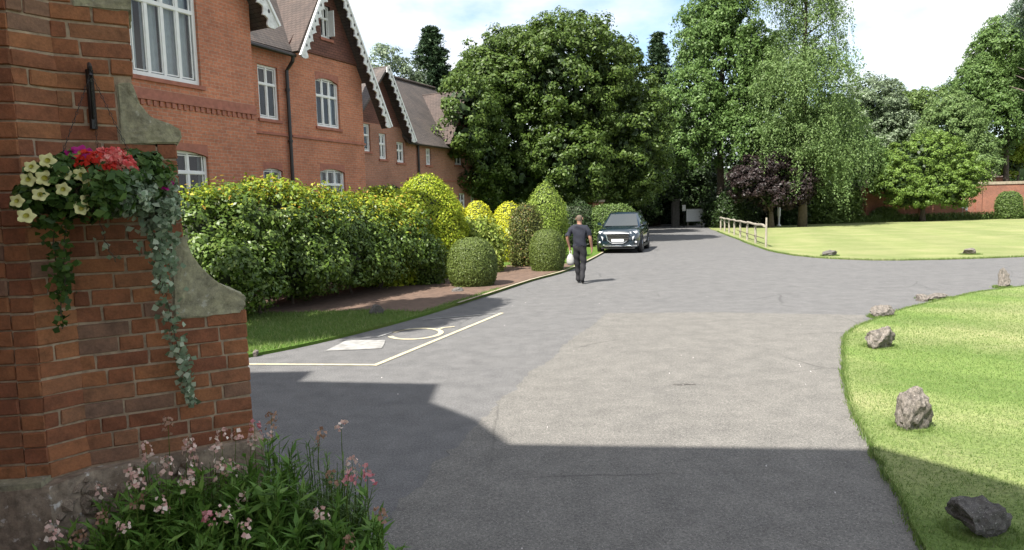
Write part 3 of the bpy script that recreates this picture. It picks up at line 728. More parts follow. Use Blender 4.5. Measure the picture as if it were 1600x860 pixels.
def window(x0, x1, z0, z1, y, cols, trans=(), fw=.06, mw=.045, curtain=None, sill=True, arch=0, open_leaf=False):
    yy = y + .075; mb = MB()
    mb.box(x0, x0 + fw, yy, yy + .07, z0, z1); mb.box(x1 - fw, x1, yy, yy + .07, z0, z1)
    mb.box(x0 + fw, x1 - fw, yy, yy + .07, z0, z0 + fw * 1.3); mb.box(x0 + fw, x1 - fw, yy, yy + .07, z1 - fw, z1)
    xs = [x0 + fw + (x1 - x0 - 2 * fw) * i / cols for i in range(cols + 1)]; zs = [z0 + fw * 1.3] + [z0 + (z1 - z0) * t for t in trans] + [z1 - fw]
    for x in xs[1:-1]: mb.box(x - mw / 2, x + mw / 2, yy + .003, yy + .065, z0 + fw * 1.3, z1 - fw)
    for z in zs[1:-1]: mb.box(x0 + fw, x1 - fw, yy - .006, yy + .06, z - mw / 2 - .01, z + mw / 2 + .01)
    # inner sashes
    for i in range(cols):
        for j in range(len(zs) - 1):
            a, b, c, d = xs[i] + mw * .5, xs[i+1] - mw * .5, zs[j] + mw * .4, zs[j+1] - mw * .4; t = .026
            if b - a < .12: continue
            mb.box(a, a + t, yy + .02, yy + .055, c, d); mb.box(b - t, b, yy + .02, yy + .055, c, d)
            mb.box(a + t, b - t, yy + .021, yy + .054, c, c + t); mb.box(a + t, b - t, yy + .021, yy + .054, d - t, d)
    w = mb.build('window', MT['white'], HO)
    for i in range(cols):
        for j in range(len(zs) - 1):
            MB().add([(xs[i], yy + .04, zs[j]), (xs[i+1], yy + .04, zs[j]), (xs[i+1], yy + .04, zs[j+1]), (xs[i], yy + .04, zs[j+1])], [(0, 1, 2, 3)]).build('pane', MT['glass'], w)
    if sill:
        MB().box(x0 - .07, x1 + .07, y - .05, y + .074, z0 - .085, z0 - .002).build('sill', MT['stonesill'], w)
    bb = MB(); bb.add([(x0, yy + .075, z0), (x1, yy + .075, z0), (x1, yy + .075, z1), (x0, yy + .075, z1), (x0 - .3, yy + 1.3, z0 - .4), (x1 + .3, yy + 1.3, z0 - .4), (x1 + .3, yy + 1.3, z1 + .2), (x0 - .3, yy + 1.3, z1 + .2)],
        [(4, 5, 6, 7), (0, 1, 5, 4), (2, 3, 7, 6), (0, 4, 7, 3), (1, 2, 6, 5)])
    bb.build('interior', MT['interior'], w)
    if curtain:
        for (a, b) in curtain:
            vs = []; fs = []; n = max(int((b - a) / .02), 8)
            for k in range(n + 1):
                f = k / n; x = x0 + (a + (b - a) * f) * 1.0; dy = .028 * math.sin(f * n * .9) + .012 * math.sin(f * n * 2.1 + 1)
                vs += [(x, yy + .17 + dy, z0 + .02), (x, yy + .17 + dy * .6, z1 - .02)]
            for k in range(n): fs.append((2*k, 2*k+2, 2*k+3, 2*k+1))
            MB().add(vs, fs).build('curtain', MT['curtain'], w, True)
    if arch:
        mb = MB(); n = 10; pts = []
        for k in range(n + 1):
            f = k / n; pts.append((x0 + (x1 - x0) * f, z1 - arch * (2 * f - 1) ** 2))
        for k in range(n):
            (a, za), (b, zb) = pts[k], pts[k+1]
            mb.add([(a, y - .004, za), (b, y - .004, zb), (b, y - .004, z1 + .16), (a, y - .004, z1 + .16), (a, y + .09, za), (b, y + .09, zb)], [(0, 1, 2, 3), (0, 4, 5, 1)])
        mb.build('brick_arch', MT['stonesill'], w)
    if open_leaf:
        MB().box(x1 - .02, x1 + .01, y - .15, y + .07, z0 + .1, z1 - .12).build('open_casement', MT['white'], w)
    return w

# --- near wing (gable to the road)
A_ops = [(-6.40, -4.80, 4.80, 7.0), (-6.1, -4.76, 1.95, 3.37)]
AY = -2.30
wall(-7.85, -3.35, 0, 7.0, AY, A_ops)
window(-6.40, -4.80, 4.80, 7.0, AY, 4, (.70,), .08, .06, curtain=[(.10, .30), (.42, .78), (.84, 1.2), (1.32, 1.5)])
window(-6.1, -4.76, 1.95, 3.37, AY, 3, (.68,), curtain=[(.1, .3), (1.25, 1.45)], arch=.10)
gz = lambda x: 7.0 + 3.1 * 1.8 - abs(x + 6.45) * 1.8
MB().prism([(-7.85, AY, 7.002), (-3.35, AY, 7.002), (-5.6, AY, 10.5)], (0, .2, 0)).build('gable_wall', MT['tilehung'], HO)
def string_course(x0, x1, y, z, dent=True, mat='stonesill'):
    mb = MB().box(x0, x1, y - .05, y + .01, z, z + .07)
    if dent:
        x = x0 + .03
        while x < x1 - .06: mb.box(x, x + .07, y - .035, y + .01, z - .11, z - .004); x += .14
    mb.build('string_course', MT[mat], HO)
string_course(-7.85, -3.34, AY, 4.34)
MB().box(-7.85, -3.33, AY - .02, AY + .01, 4.415, 4.56).build('brick_band', MT['stonesill'], HO)
def roof_slab(p, th, mat='tile', name='roof'):
    """p: 4 points of the outer surface, thickness below"""
    a, b, c = Vector(p[0]), Vector(p[1]), Vector(p[2]); n = (b - a).cross(c - a).normalized()
    if n.z < 0: n = -n
    return MB().prism(p, -n * th).build(name, MT[mat], HO)
def barge(xa, za, xf, zf, y, dirn, w=.20, scal=.085, step=.30):
    """bargeboard from apex (xa,za) to foot (xf,zf) in the plane y, scalloped lower edge"""
    a = Vector((xa, 0, za)); f = Vector((xf, 0, zf)); d = (f - a); ln = d.length; d.normalize(); n = Vector((-d.z, 0, d.x))
    if n.z > 0: n = -n
    up = []; lo = []; k = int(ln / .04)
    for i in range(k + 1):
        t = ln * i / k; ph = (t % step) / step
        ww = w + scal * (1 - abs(2 * ph - 1) ** 1.6) + (.05 if .42 < ph < .58 else 0)
        if ln - t < .28: ww = w * .9 + .16 * math.sin((ln - t) / .28 * math.pi)
        up.append(a + d * t); lo.append(a + d * t + n * ww)
    mb = MB()
    for i in range(k):
        q = [up[i], up[i+1], lo[i+1], lo[i]]
        mb.add([(v.x, y, v.z) for v in q] + [(v.x, y + .045, v.z) for v in q], [(0, 1, 2, 3), (7, 6, 5, 4), (3, 2, 6, 7), (0, 4, 5, 1)])
    b = mb.build('bargeboard', MT['barge'], HO)
    # capping strip along the verge and dark pierced trefoils
    mb = MB().prism([(p.x, y - .03, p.z) for p in (a - n * .0, f - n * .0, f + n * .06, a + n * .06)], (0, .029, 0)); mb.build('verge_strip', MT['white'], b)
    mb = MB(); t = step / 2
    while t < ln - .35:
        c = a + d * t + n * (w * .62)
        mb.add([(c.x + .035 * math.cos(q) , y - .003, c.z + .05 * math.sin(q)) for q in [i * math.pi / 4 for i in range(8)]], [tuple(range(8))]); t += step
    tag(mb.build('piercing', MT['gutter'], b), kind='stuff')
AP = (-5.6, 10.75)
roof_slab([(AP[0], AY - .45, AP[1]), (-2.95, AY - .45, 6.45), (-2.95, 3.5, 6.45), (AP[0], 3.5, AP[1])], .1)
roof_slab([(AP[0], AY - .45, AP[1]), (-8.25, AY - .45, 6.45), (-8.25, 3.5, 6.45), (AP[0], 3.5, AP[1])], .1)
barge(AP[0], AP[1] - .05, -2.88, 6.45, AY - .5, 1, .24); barge(AP[0], AP[1] - .05, -8.32, 6.45, AY - .5, -1, .24)

# --- main range and second gable
C_ops = [(-1.05, -.30, 4.72, 6.24), (1.25, 2.32, 4.72, 6.26), (-1.05, -.31, 1.95, 3.32), (1.26, 2.43, 1.95, 3.40)]
wall(-3.35, 3.5, 0, 6.72, 0, C_ops)
window(-1.05, -.30, 4.72, 6.24, 0, 2, (.66,), curtain=[(.05, .25)])
window(1.25, 2.32, 4.72, 6.26, 0, 3, (.64,), curtain=[(.08, .3), (.8, 1.0)], arch=.12)
window(-1.05, -.31, 1.95, 3.32, 0, 2, (.66,), arch=.08)
window(1.26, 2.43, 1.95, 3.40, 0, 3, (.66,), curtain=[(.1, .35), (.8, 1.08)], arch=.10)
string_course(-3.3, -.06, 0, 4.28, False); string_course(.14, 3.52, 0, 4.28, False)
# gable triangle, tile hung, with attic window
GA = (1.75, 9.72)
mb = MB()
def gzz(x): return GA[1] - abs(x - GA[0]) * 1.8
o = (1.56, 2.02, 7.5, 8.52); ty = -.06
xs = [0.08, .6, 1.1, 1.56, 1.75, 2.02, 2.5, 3.0, 3.5]
for i in range(len(xs) - 1):
    a, b = xs[i], xs[i+1]; lo = 6.93
    za, zb = max(gzz(a), lo), max(gzz(b), lo)
    if a >= 1.56 and b <= 2.02:
        mb.add([(a, ty, lo), (b, ty, lo), (b, ty, o[2]), (a, ty, o[2])], [(0, 1, 2, 3)]); mb.add([(a, ty, o[3]), (b, ty, o[3]), (b, ty, zb), (a, ty, za)], [(0, 1, 2, 3)])
    else: mb.add([(a, ty, lo), (b, ty, lo), (b, ty, zb), (a, ty, za)], [(0, 1, 2, 3)])
mb.add([(.08, ty, 6.93), (3.5, ty, 6.93), (3.5, .02, 6.9), (.08, .02, 6.9)], [(0, 3, 2, 1)])
mb.build('gable_wall', MT['tilehung'], HO)
wall(0.0, 3.5, 6.722, 6.92, .0, [], name='wall')
window(1.56, 2.02, 7.5, 8.52, ty, 2, (.62,), .05, .035, open_leaf=True, sill=True)
roof_slab([(GA[0], -.5, GA[1] + .1), (3.62, -.5, 6.42), (3.62, 2.4, 6.42), (GA[0], 3.0, GA[1] + .1)], .09)
roof_slab([(3.622, -.5, 6.416), (4.42, -.5, 4.96), (4.42, -.12, 4.96), (3.622, -.12, 6.416)], .09)
roof_slab([(GA[0], -.5, GA[1] + .1), (.05, -.5, 6.74), (.05, .6, 6.74), (GA[0], 3.0, GA[1] + .1)], .09, 'tilebrown')
barge(GA[0], GA[1] + .07, 4.40, 4.98, -.55, 1, .17); barge(GA[0], GA[1] + .07, .08, 6.62, -.55, -1, .17)
roof_slab([(-3.4, -.28, 6.74), (.2, -.28, 6.74), (.2, 3.6, 11.6), (-3.4, 3.6, 11.6)], .09)
roof_slab([(.2, -.05, 6.98), (3.6, -.05, 6.98), (3.6, 3.6, 11.6), (.2, 3.6, 11.6)], .09)
# gutter and downpipes
MB().tube([(-3.3, -.34, 6.66), (.1, -.34, 6.62)], .06, 8).build('gutter', MT['gutter'], HO)
MB().tube([(.02, -.34, 6.6), (.02, -.3, 6.45), (-.02, -.09, 6.2), (-.02, -.09, 0)], .055, 8).build('downpipe', MT['gutter'], HO)
mb = MB()
for z in (1.2, 2.6, 4.1, 5.6): mb.tube([(-.02, -.09, z), (-.02, -.09, z + .08)], .075, 8)
mb.build('pipe_collar', MT['gutter'], HO)

# --- recessed third gable and low wing
DY = 2.5
D_ops = [(6.55, 7.0, 4.45, 5.55), (7.56, 8.05, 4.2, 5.26), (8.75, 9.3, 4.12, 5.0)]
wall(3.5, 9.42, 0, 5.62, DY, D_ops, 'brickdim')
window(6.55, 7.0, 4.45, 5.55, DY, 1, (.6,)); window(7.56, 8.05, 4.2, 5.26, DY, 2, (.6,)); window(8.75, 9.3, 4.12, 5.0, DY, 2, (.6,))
MB().prism([(5.6, DY - .01, 5.63), (9.42, DY - .01, 5.63), (9.2, DY - .01, 5.7), (7.75, DY - .01, 7.9)], (0, .2, 0)).build('gable_wall', MT['tilehung'], HO)
DA = (7.72, 7.95)
roof_slab([(DA[0], DY - .5, DA[1]), (9.5, DY - .5, 5.06), (9.5, 5.2, 5.06), (DA[0], 5.2, DA[1])], .08)
roof_slab([(DA[0], DY - .5, DA[1]), (5.5, DY - .5, 4.35 + 1.1), (5.5, 5.2, 5.45), (DA[0], 5.2, DA[1])], .08)
barge(DA[0], DA[1], 9.48, 5.05, DY - .55, 1, .16)
E_ops = [(11.0, 11.42, 4.12, 4.88), (13.5, 14.2, 4.25, 5.0), (13.8, 14.42, 1.9, 2.86), (14.95, 15.4, 1.9, 2.86), (10.9, 11.4, 1.9, 2.86)]
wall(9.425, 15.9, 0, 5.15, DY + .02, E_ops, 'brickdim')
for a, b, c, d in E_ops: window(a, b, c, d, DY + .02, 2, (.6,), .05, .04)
string_course(9.43, 15.92, DY + .02, 3.4, False)
MB().tube([(10.29, DY - .06, 5.1), (10.29, DY - .06, 0)], .05, 8).build('downpipe', MT['gutter'], HO)
roof_slab([(9.3, DY - .35, 4.98), (16.2, DY - .35, 4.98), (16.2, 5.3, 8.6), (8.0, 5.3, 8.6)], .09)
MB().tube([(8.0, 5.3, 8.62), (16.2, 5.3, 8.62)], .09, 8).build('ridge_tiles', MT['tilebrown'], HO)
# fourth gable: brown tile colour stands for the different light on its near slope
roof_slab([(12.35, DY - .5, 5.15), (14.15, DY - .5, 7.95), (14.15, 4.9, 7.95), (12.35, 2.6, 5.15)], .07, 'tilebrown')
roof_slab([(15.95, DY - .5, 5.15), (14.15, DY - .5, 7.95), (14.15, 4.9, 7.95), (15.95, 2.6, 5.15)], .07, 'tilebrown')
MB().prism([(12.5, DY - .08, 5.152), (15.8, DY - .08, 5.152), (14.15, DY - .08, 7.75)], (0, .15, 0)).build('gable_wall', MT['tilehung'], HO)
barge(14.15, 7.95, 15.98, 5.08, DY - .55, 1, .14)

# ================================================================== SHRUBS ALONG THE BED
def hedge(name, label, loc, rz, L_, D_, H_, n, mat, tipmat, seed, leaf=(.085, .05), skirt=.28):
    """loose hedge: rounded box of leaves with a darker inside, new growth on top"""
    rg = np.random.default_rng(seed); t = empty(name, loc, rz, label, 'hedge')
    bl = []
    k = int(L_ / .75)
    for i in range(k + 1):
        x = -L_ / 2 + L_ * i / k
        bl.append(((x + rg.normal() * .1, rg.normal() * .08, H_ * .60 + rg.normal() * .08), (.62, D_ / 2 * rg.uniform(.9, 1.05), H_ * .40 * rg.uniform(.92, 1.04))))
        bl.append(((x + rg.normal() * .15, -D_ * .12, H_ * .36), (.55, D_ / 2 * rg.uniform(.85, 1.05), H_ * .28)))
    P, N = clump_cloud(bl, n // 40, 40, .30, rg, lower=.75, shell=.3)
    zc = P[:, 2] > skirt * .8 + .12 * np.sin(P[:, 0] * 3); P = P[zc]; N = N[zc]
    top = rg.random(len(P)) < np.clip((P[:, 2] / H_ - .62 - .05 * np.sin(P[:, 0] * 2.3) + np.clip(P[:, 0] / L_, -.5, .5) * .34 - .05) * 2.4, 0, .85)
    leaves('foliage', P[~top], N[~top], leaf[0], leaf[1], LM[mat], t, seed + 1)
    leaves('new_growth', P[top], N[top], leaf[0], leaf[1], LM[tipmat], t, seed + 2)
    # shoots sticking out of the top
    m = int(L_ * 26); sx = rg.uniform(-L_ / 2, L_ / 2, m); pp = []; nn = []
    for x in sx:
        hh = rg.uniform(.08, .34); y = rg.normal() * D_ * .2; z0 = H_ * .93 - (y / D_) ** 2 * .8
        for q in range(7):
            f = q / 6; pp.append((x + rg.normal() * .035, y + rg.normal() * .035, z0 + hh * f)); nn.append(rg.normal(size=3) + np.array([0, 0, .4]))
    leaves('shoots', np.array(pp), unit(np.array(nn)), leaf[0] * .9, leaf[1] * .8, LM[tipmat], t, seed + 3)
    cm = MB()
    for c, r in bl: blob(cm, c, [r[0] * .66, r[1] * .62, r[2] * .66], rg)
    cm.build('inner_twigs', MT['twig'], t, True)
    st = MB()
    for i in range(int(L_ * 2.2)):
        x = rg.uniform(-L_ / 2, L_ / 2); y = rg.normal() * D_ * .15
        st.tube([(x, y, -.05), (x + rg.normal() * .15, y + rg.normal() * .1, .5), (x + rg.normal() * .3, y + rg.normal() * .2, 1.1)], [.035, .028, .015], 6)
    tag(st.build('stems', MT['bark'], t), kind='stuff')
    return t

HD = R(63)
hedge('mixed_hedge', 'long dark green hedge with yellow and bronze new shoots, below the tall house windows', (-4.5, 14.95, 0), HD + .03, 5.9, 2.35, 2.46, 104000, 'hedge', 'hedgetip', 21)
def dome(r, h, bulge=.98, base=.8, flat=2.4):
    return [(r * base, .06), (r * .93, .06 + h * .12), (r * bulge, .06 + h * .3)] + [(r * max(0.02, (1 - ((f - .35) / .65) ** flat)) ** (1 / flat), h * f) for f in (.42, .55, .68, .78, .86, .92, .96, .985, 1.0)]
topiary('clipped_shrub', 'big rounded yellow-green shrub at the far end of the dark hedge', (-3.35, 17.9, 0), dome(.98, 2.55, flat=2.2), 26000, (.075, .05), 'goldgreen', 31, rough=.08, fuzz=.6, core=.86, lump=.06)
topiary('clipped_shrub', 'tallest golden domed topiary beside the yellow-green shrub', (-2.45, 19.7, 0), dome(1.12, 3.0, flat=1.9), 34000, (.06, .04), 'goldgreen', 32, rough=.05, fuzz=.5, core=.9, lump=.035)
topiary('dark_bush', 'small dark bush at the foot of the tallest golden topiary', (-2.25, 17.75, 0), dome(.45, 1.2), 8000, (.07, .04), 'hedge', 33, rough=.09, fuzz=.9, core=.8, lump=.06)
topiary('golden_dome', 'golden clipped dome half hidden behind the tallest topiary', (-2.2, 24.6, 0), dome(.75, 2.5, flat=1.8), 14000, (.06, .04), 'gold', 34, rough=.03, fuzz=.38)
topiary('golden_dome', 'golden clipped dome in the middle of the row of three', (-1.22, 24.9, 0), dome(.78, 2.3, flat=1.8), 14000, (.06, .04), 'gold', 35, rough=.03, fuzz=.38)
topiary('golden_dome', 'golden clipped dome nearest to the pointed green cone', (-.05, 25.3, 0), dome(.78, 2.24, flat=1.9), 14000, (.06, .04), 'gold', 36, rough=.03, fuzz=.38)
topiary('clipped_cone', 'tall green clipped bush with pointed top left of the car', (1.35, 26.0, 0), [(.72, .05), (.80, .6), (.82, 1.3), (.80, 1.75), (.66, 2.15), (.45, 2.5), (.22, 2.8), (.02, 3.0)], 22000, (.065, .04), 'cone', 37, rough=.05, fuzz=.5, core=.92, lump=.03)
topiary('bronze_shrub', 'bronze-tinged upright shrub behind the second box ball', (.5, 22.6, 0), dome(.55, 2.1), 13000, (.06, .04), 'red', 38, rough=.07, fuzz=.8, core=.86, lump=.04)
topiary('laurel_bush', 'loose pale leafy bush behind the first box ball', (-1.05, 20.9, 0), dome(.72, 1.6), 6500, (.15, .065), 'leafy', 39, rough=.15, fuzz=1.0, core=.72, lump=.08)
topiary('box_ball', 'round clipped box ball standing alone at the near end of the bed', (-1.0, 17.0, 0), dome(.62, 1.25, 1.0, .82, 2.6), 30000, (.038, .026), 'box', 40, rough=.015, fuzz=.38)
topiary('box_ball', 'round clipped box ball by the kerb next to the walking person', (1.1, 20.7, 0), dome(.54, 1.3, 1.0, .85, 2.8), 24000, (.038, .026), 'box', 41, rough=.015, fuzz=.38)
topiary('dark_topiary', 'dark green clipped bush against the house wall behind the hedge', (-4.4, 24.4, 0), dome(1.0, 2.9, flat=2.6), 12000, (.07, .045), 'dark', 42, rough=.03, fuzz=.38)
topiary('clipped_hedge', 'low clipped green hedge behind the parked car', (5.0, 33.4, 0), dome(1.3, 2.05, flat=3), 16000, (.09, .06), 'mid', 43, sq=(1, .7), rough=.06, fuzz=.7)
topiary('clipped_hedge', 'dark hedge in shade left of the parked car', (3.2, 33.7, 0), dome(1.3, 2.1, flat=3), 12000, (.09, .06), 'dark', 44, sq=(1, .8), rough=.06, fuzz=.7)

# ================================================================== TREES
tree('round_tree', 'huge dense round-crowned dark green tree behind the car', (2.55, 38.5, 0),
     [((0, 0, 7.0), (5.0, 4.6, 5.3)), ((-3.2, -1.5, 6.4), (2.9, 3.2, 4.3)), ((3.5, -.6, 6.2), (2.8, 3.0, 4.5)), ((.8, -1.6, 9.2), (3.8, 3.4, 3.0)), ((-2.4, -1, 8.9), (3.1, 2.8, 2.8)), ((-2.6, -2.4, 3.6), (2.3, 2.2, 1.6)), ((.4, -2.8, 4.2), (2.6, 2.2, 2.2)), ((4.6, 0, 4.4), (2.0, 2.3, 2.4)), ((-4.5, -5.6, 6.4), (1.5, 1.7, 2.0)), ((-4.3, -4.4, 4.6), (1.4, 1.6, 1.6)), ((-4.2, -3, 7.6), (1.6, 1.8, 1.8))],
     1900, 86, .50, (.16, .095), 'oak', (9, .45), 51, core=.5, nl=10, spread=4, lower=.75, shell=.3)
tree('pale_tree', 'thin pale tree rising behind the long roof', (-9.8, 57, 0), [((0, 0, 12.5), (2.6, 2.6, 3.0)), ((1.4, 0, 10), (2.4, 2.4, 3)), ((-1.6, 0, 11), (2.2, 2.4, 2.6))], 190, 70, .75, (.22, .13), 'silver', (13, .2), 52, nl=9)
conifer('dark_conifer', 'dark pointed conifer between the long roof and the round tree', (-6.5, 60, 0), 18.2, 5.6, 30000, 'conifer', 53)
conifer('dark_conifer', 'shorter dark conifer right behind the round tree', (-3.0, 61, 0), 16.0, 5.0, 22000, 'conifer', 54)
tree('broad_tree', 'green tree behind the house roof, under the pale tree', (-8.5, 52, 0), [((0, 0, 8.2), (3.4, 3, 3.6)), ((3, 0, 7.6), (3, 2.6, 3))], 220, 90, .8, (.22, .14), 'mid', (8, .25), 55, core=.65)
conifer('dark_spire', 'dark fir spire between the round tree and the birches', (15.6, 71, 0), 20.0, 5.0, 26000, 'conifer', 56)
conifer('dark_spire', 'slim dark fir just left of the birches, lower than its neighbour', (12.2, 72, 0), 15.5, 4.6, 18000, 'conifer', 57)
tree('evergreen_tree', 'dark evergreen in shade above the end of the driveway', (10.6, 60, 0), [((0, 0, 7), (4.0, 3.5, 5.4)), ((2.8, 0, 4.6), (2.6, 2.6, 3.0)), ((-3, 0, 4.4), (3, 2.6, 3.4))], 330, 100, .9, (.26, .15), 'dark', (9, .35), 58, core=.7, lower=.6)
tree('evergreen_tree', 'very dark evergreen behind the white sign, added to darken the end of the driveway', (14.6, 69, 0), [((0, 0, 7.5), (4.0, 3, 5.2)), ((-4, 0, 6.0), (3.6, 3, 5)), ((3.6, 0, 6), (3, 3, 5)), ((-1, -2, 3.2), (3.2, 2, 2.6)), ((3, -1, 3.0), (3, 2, 2.8)), ((-5, -1, 3), (3, 2, 2.8))], 520, 100, .9, (.26, .16), 'dark', (10, .35), 158, core=.8, lower=.9, shell=.25)  # added as dark canopy so the driveway end reads as shaded
tree('evergreen_tree', 'dark evergreen with low branches behind the hedge of the car, added to shade the end of the driveway', (7.2, 50, 0), [((0, 0, 6.5), (3.2, 3, 4.6)), ((2.2, -.5, 4.4), (2.2, 2.2, 2.4)), ((-2.6, -.5, 3.8), (2.6, 2.4, 3))], 330, 100, .8, (.24, .15), 'dark', (8, .35), 159, core=.75, lower=.8)  # added for the shadow it throws towards the driveway end
weeping('birch_tree', 'tall broad birch over the fence, left one of the pair', (18.2, 58.5, 0), 22.5, [((0, 0, 13.5), (4.0, 3.6, 6.0)), ((-2.9, -1.5, 9.4), (3.0, 3, 4.0)), ((2.8, -1.5, 9.2), (3.6, 3, 4.4)), ((.8, 0, 19.6), (2.6, 2.4, 4.0)), ((-3.6, -2, 6.6), (1.9, 2, 2.0)), ((.9, -2.5, 7.0), (3.4, 2.2, 2.6)), ((-1.2, 0, 16.4), (2.6, 2.4, 3.0)), ((4.6, -1, 6.6), (2.6, 2.2, 2.6)), ((3.4, 0, 13.0), (2.2, 2.4, 3.6))], 2000, 'birch', 59, nc=1050, per=60, cr=.70, lmin=.6, lmax=2.0, leaf=(.22, .13), trunk=.34, core=.55)
weeping('weeping_birch', 'weeping birch with long hanging strands, right one of the pair', (23.4, 54, 0), 23.0, [((-.6, 0, 19.0), (2.3, 2.2, 5.0)), ((.6, 0, 16.0), (2.2, 2.2, 4.0)), ((1.0, -1, 12.0), (2.1, 2.2, 3.2)), ((-1.4, -1, 11.6), (2.4, 2.2, 3.2)), ((1.6, -.5, 8.2), (2.4, 2.2, 2.8)), ((-1.0, -1, 7.8), (2.6, 2.4, 2.4)), ((2.6, 0, 6.0), (1.9, 1.8, 2.2)), ((.4, -1.2, 5.4), (2.4, 2, 1.8))], 2300, 'birchlight', 60, lmin=1.2, lmax=4.4, nc=420, per=55, cr=.6, leaf=(.17, .085), core=None)
weeping('birch_tree', 'slimmer birch standing behind the weeping one', (29.0, 62, 0), 12.5, [((0, 0, 8.0), (3.2, 3, 3.4)), ((1.6, -1, 5.6), (2.8, 2.6, 2.6)), ((-2, -1, 5), (2.4, 2.2, 2.6))], 700, 'birch', 61, nc=240, per=70, cr=.8, lmin=.6, lmax=2.0, leaf=(.23, .13), core=.6)
tree('purple_tree', 'low purple-leaved tree under the birches, their shade put into its leaf colour', (20.9, 54.0, 0), [((0, 0, 4.5), (3.0, 1.8, 1.6)), ((-1.8, -.4, 3.6), (1.8, 1.5, 1.4)), ((1.9, -.4, 3.5), (1.8, 1.5, 1.4)), ((.2, -.7, 2.7), (2.4, 1.3, 1.2))], 330, 80, .62, (.19, .12), 'purple', (5, .2), 62, nl=8, core=.55, lower=.8)
tree('silver_willow', 'silvery willow behind the green bushes right of the birches', (38.6, 73, 0), [((0, 0, 11), (3.8, 3, 4.4)), ((2, -1, 8), (3.4, 3, 3.6)), ((-3, 0, 8), (3, 3, 4))], 520, 60, .7, (.24, .11), 'silver', (11, .3), 63, core=.62)
tree('distant_tree', 'mid-green distant tree below the open sky right of the silvery willow', (46, 82, 0), [((0, 0, 11), (4.6, 3.4, 4.6)), ((5, 0, 10.4), (4.6, 3.4, 5)), ((2, 0, 7), (6, 3, 4))], 560, 60, .85, (.27, .16), 'mid', (11, .3), 64, core=.65)
weeping('weeping_birch', 'tall drooping birch at the right edge above the garden wall', (52.0, 71, 0), 21.5, [((0, 0, 15.5), (4.0, 3.4, 5.2)), ((-2.4, -1, 10), (3.2, 3, 4.2)), ((3.5, 0, 13), (4, 3, 5)), ((-3.4, -.5, 13.6), (2.2, 2.2, 2.6))], 1300, 'birch', 65, nc=1000, per=66, cr=.75, lmin=.8, lmax=3.0, leaf=(.24, .13), core=.6)
weeping('blue_birch', 'hazy blue-green crown in the top right corner', (48.6, 63, 0), 24, [((0, 0, 19.6), (2.0, 2, 3.0)), ((2.2, 0, 18.5), (2.0, 2, 3.2))], 600, 'blue', 66, nc=260, per=60, cr=.6, lmin=.8, lmax=2.6, leaf=(.2, .11))
conifer('dark_conifer', 'dark evergreen column showing through the drooping birch at the right', (48.3, 74, 0), 15.0, 2.6, 8000, 'conifer', 67)
tree('round_bush_tree', 'bright green rounded bushy tree against the brick garden wall', (36.8, 60.2, 0), [((0, 0, 5.0), (3.8, 2.6, 2.9)), ((-2.6, -.6, 3.4), (2.3, 2.0, 1.7)), ((2.8, -.6, 4.0), (2.2, 2.0, 2.0)), ((.6, -1.2, 3.0), (2.4, 1.8, 1.5)), ((-1.6, -1.0, 2.3), (2.0, 1.5, 1.2)), ((2.0, -1.0, 2.4), (1.9, 1.5, 1.2))], 960, 70, .44, (.16, .10), 'bright', (4.5, .22), 68, core=.66, lower=.75)
tree('feathery_tree', 'feathery light green tree between the bushy tree and the drooping birch', (43.6, 67, 0), [((0, 0, 8), (3.0, 2.6, 4.4)), ((1.6, 0, 5.4), (2.8, 2.6, 3.2))], 460, 60, .65, (.22, .10), 'birchlight', (8, .2), 69, core=.6)
tree('lime_tree', 'small lime-green tree behind the wall at the right edge', (55.5, 74, 0), [((0, 0, 7.4), (2.6, 2.2, 2.2)), ((-1.5, -.5, 5.6), (1.8, 1.8, 1.5))], 110, 80, .6, (.24, .15), 'yellow', (7, .2), 70, core=.6)
topiary('round_shrub', 'small clipped green shrub in front of the garden wall', (44.8, 60.6, 0), dome(1.0, 2.45, flat=2.8), 9000, (.12, .08), 'mid', 71, rough=.06, fuzz=.7)
topiary('round_shrub', 'green shrub at the right picture edge by the garden wall', (48.1, 61.0, 0), dome(1.1, 2.2, flat=2.8), 8000, (.12, .08), 'mid', 72, rough=.08, fuzz=.8)
for i, (x, y, r, h, m, lab) in enumerate([
    (18.5, 57.0, 1.25, 3.0, 'dark', 'dark ivy-covered bush at the far end of the wooden fence'),
    (19.6, 60.0, 2.2, 3.2, 'dark', 'dark clipped hedge block behind the wooden fence'),
    (24.4, 60.5, 2.0, 2.8, 'dark', 'dark bush under the purple tree'),
    (28.4, 61.5, 1.9, 3.4, 'mid', 'mid-green bush at the edge of the far lawn beside the purple tree'),
    (30.6, 62.2, 1.5, 3.6, 'mid', 'taller green bush just left of the bushy tree and wall'),
    (34.6, 62.3, 1.0, 1.0, 'mid', 'low green plant at the foot of the brick wall')]):
    topiary('border_bush', lab, (x, y, 0), dome(r, h, flat=2.2), int(6500 * r), (.2, .12), m, 80 + i, rough=.22, fuzz=1.0, core=.82, lump=.07)
tree('verge_shade_tree', 'unseen leafy tree added off the left edge to shade the verge and hedge foot', (-7.4, 7.0, 0), [((-.8, -.9, 9.1), (1.15, 1.25, .9)), ((0, 0, 9.1), (1.2, 1.3, 1.0)), ((.8, 1.3, 9.0), (1.1, 1.25, .9)), ((1.35, 2.0, 8.9), (.7, .9, .6))], 300, 60, .42, (.17, .11), 'mid', (9, .2), 170, core=.8, lower=.8, nl=5, spread=1.4)  # out of view; added, its crown shaped to throw a strip of shade on the verge
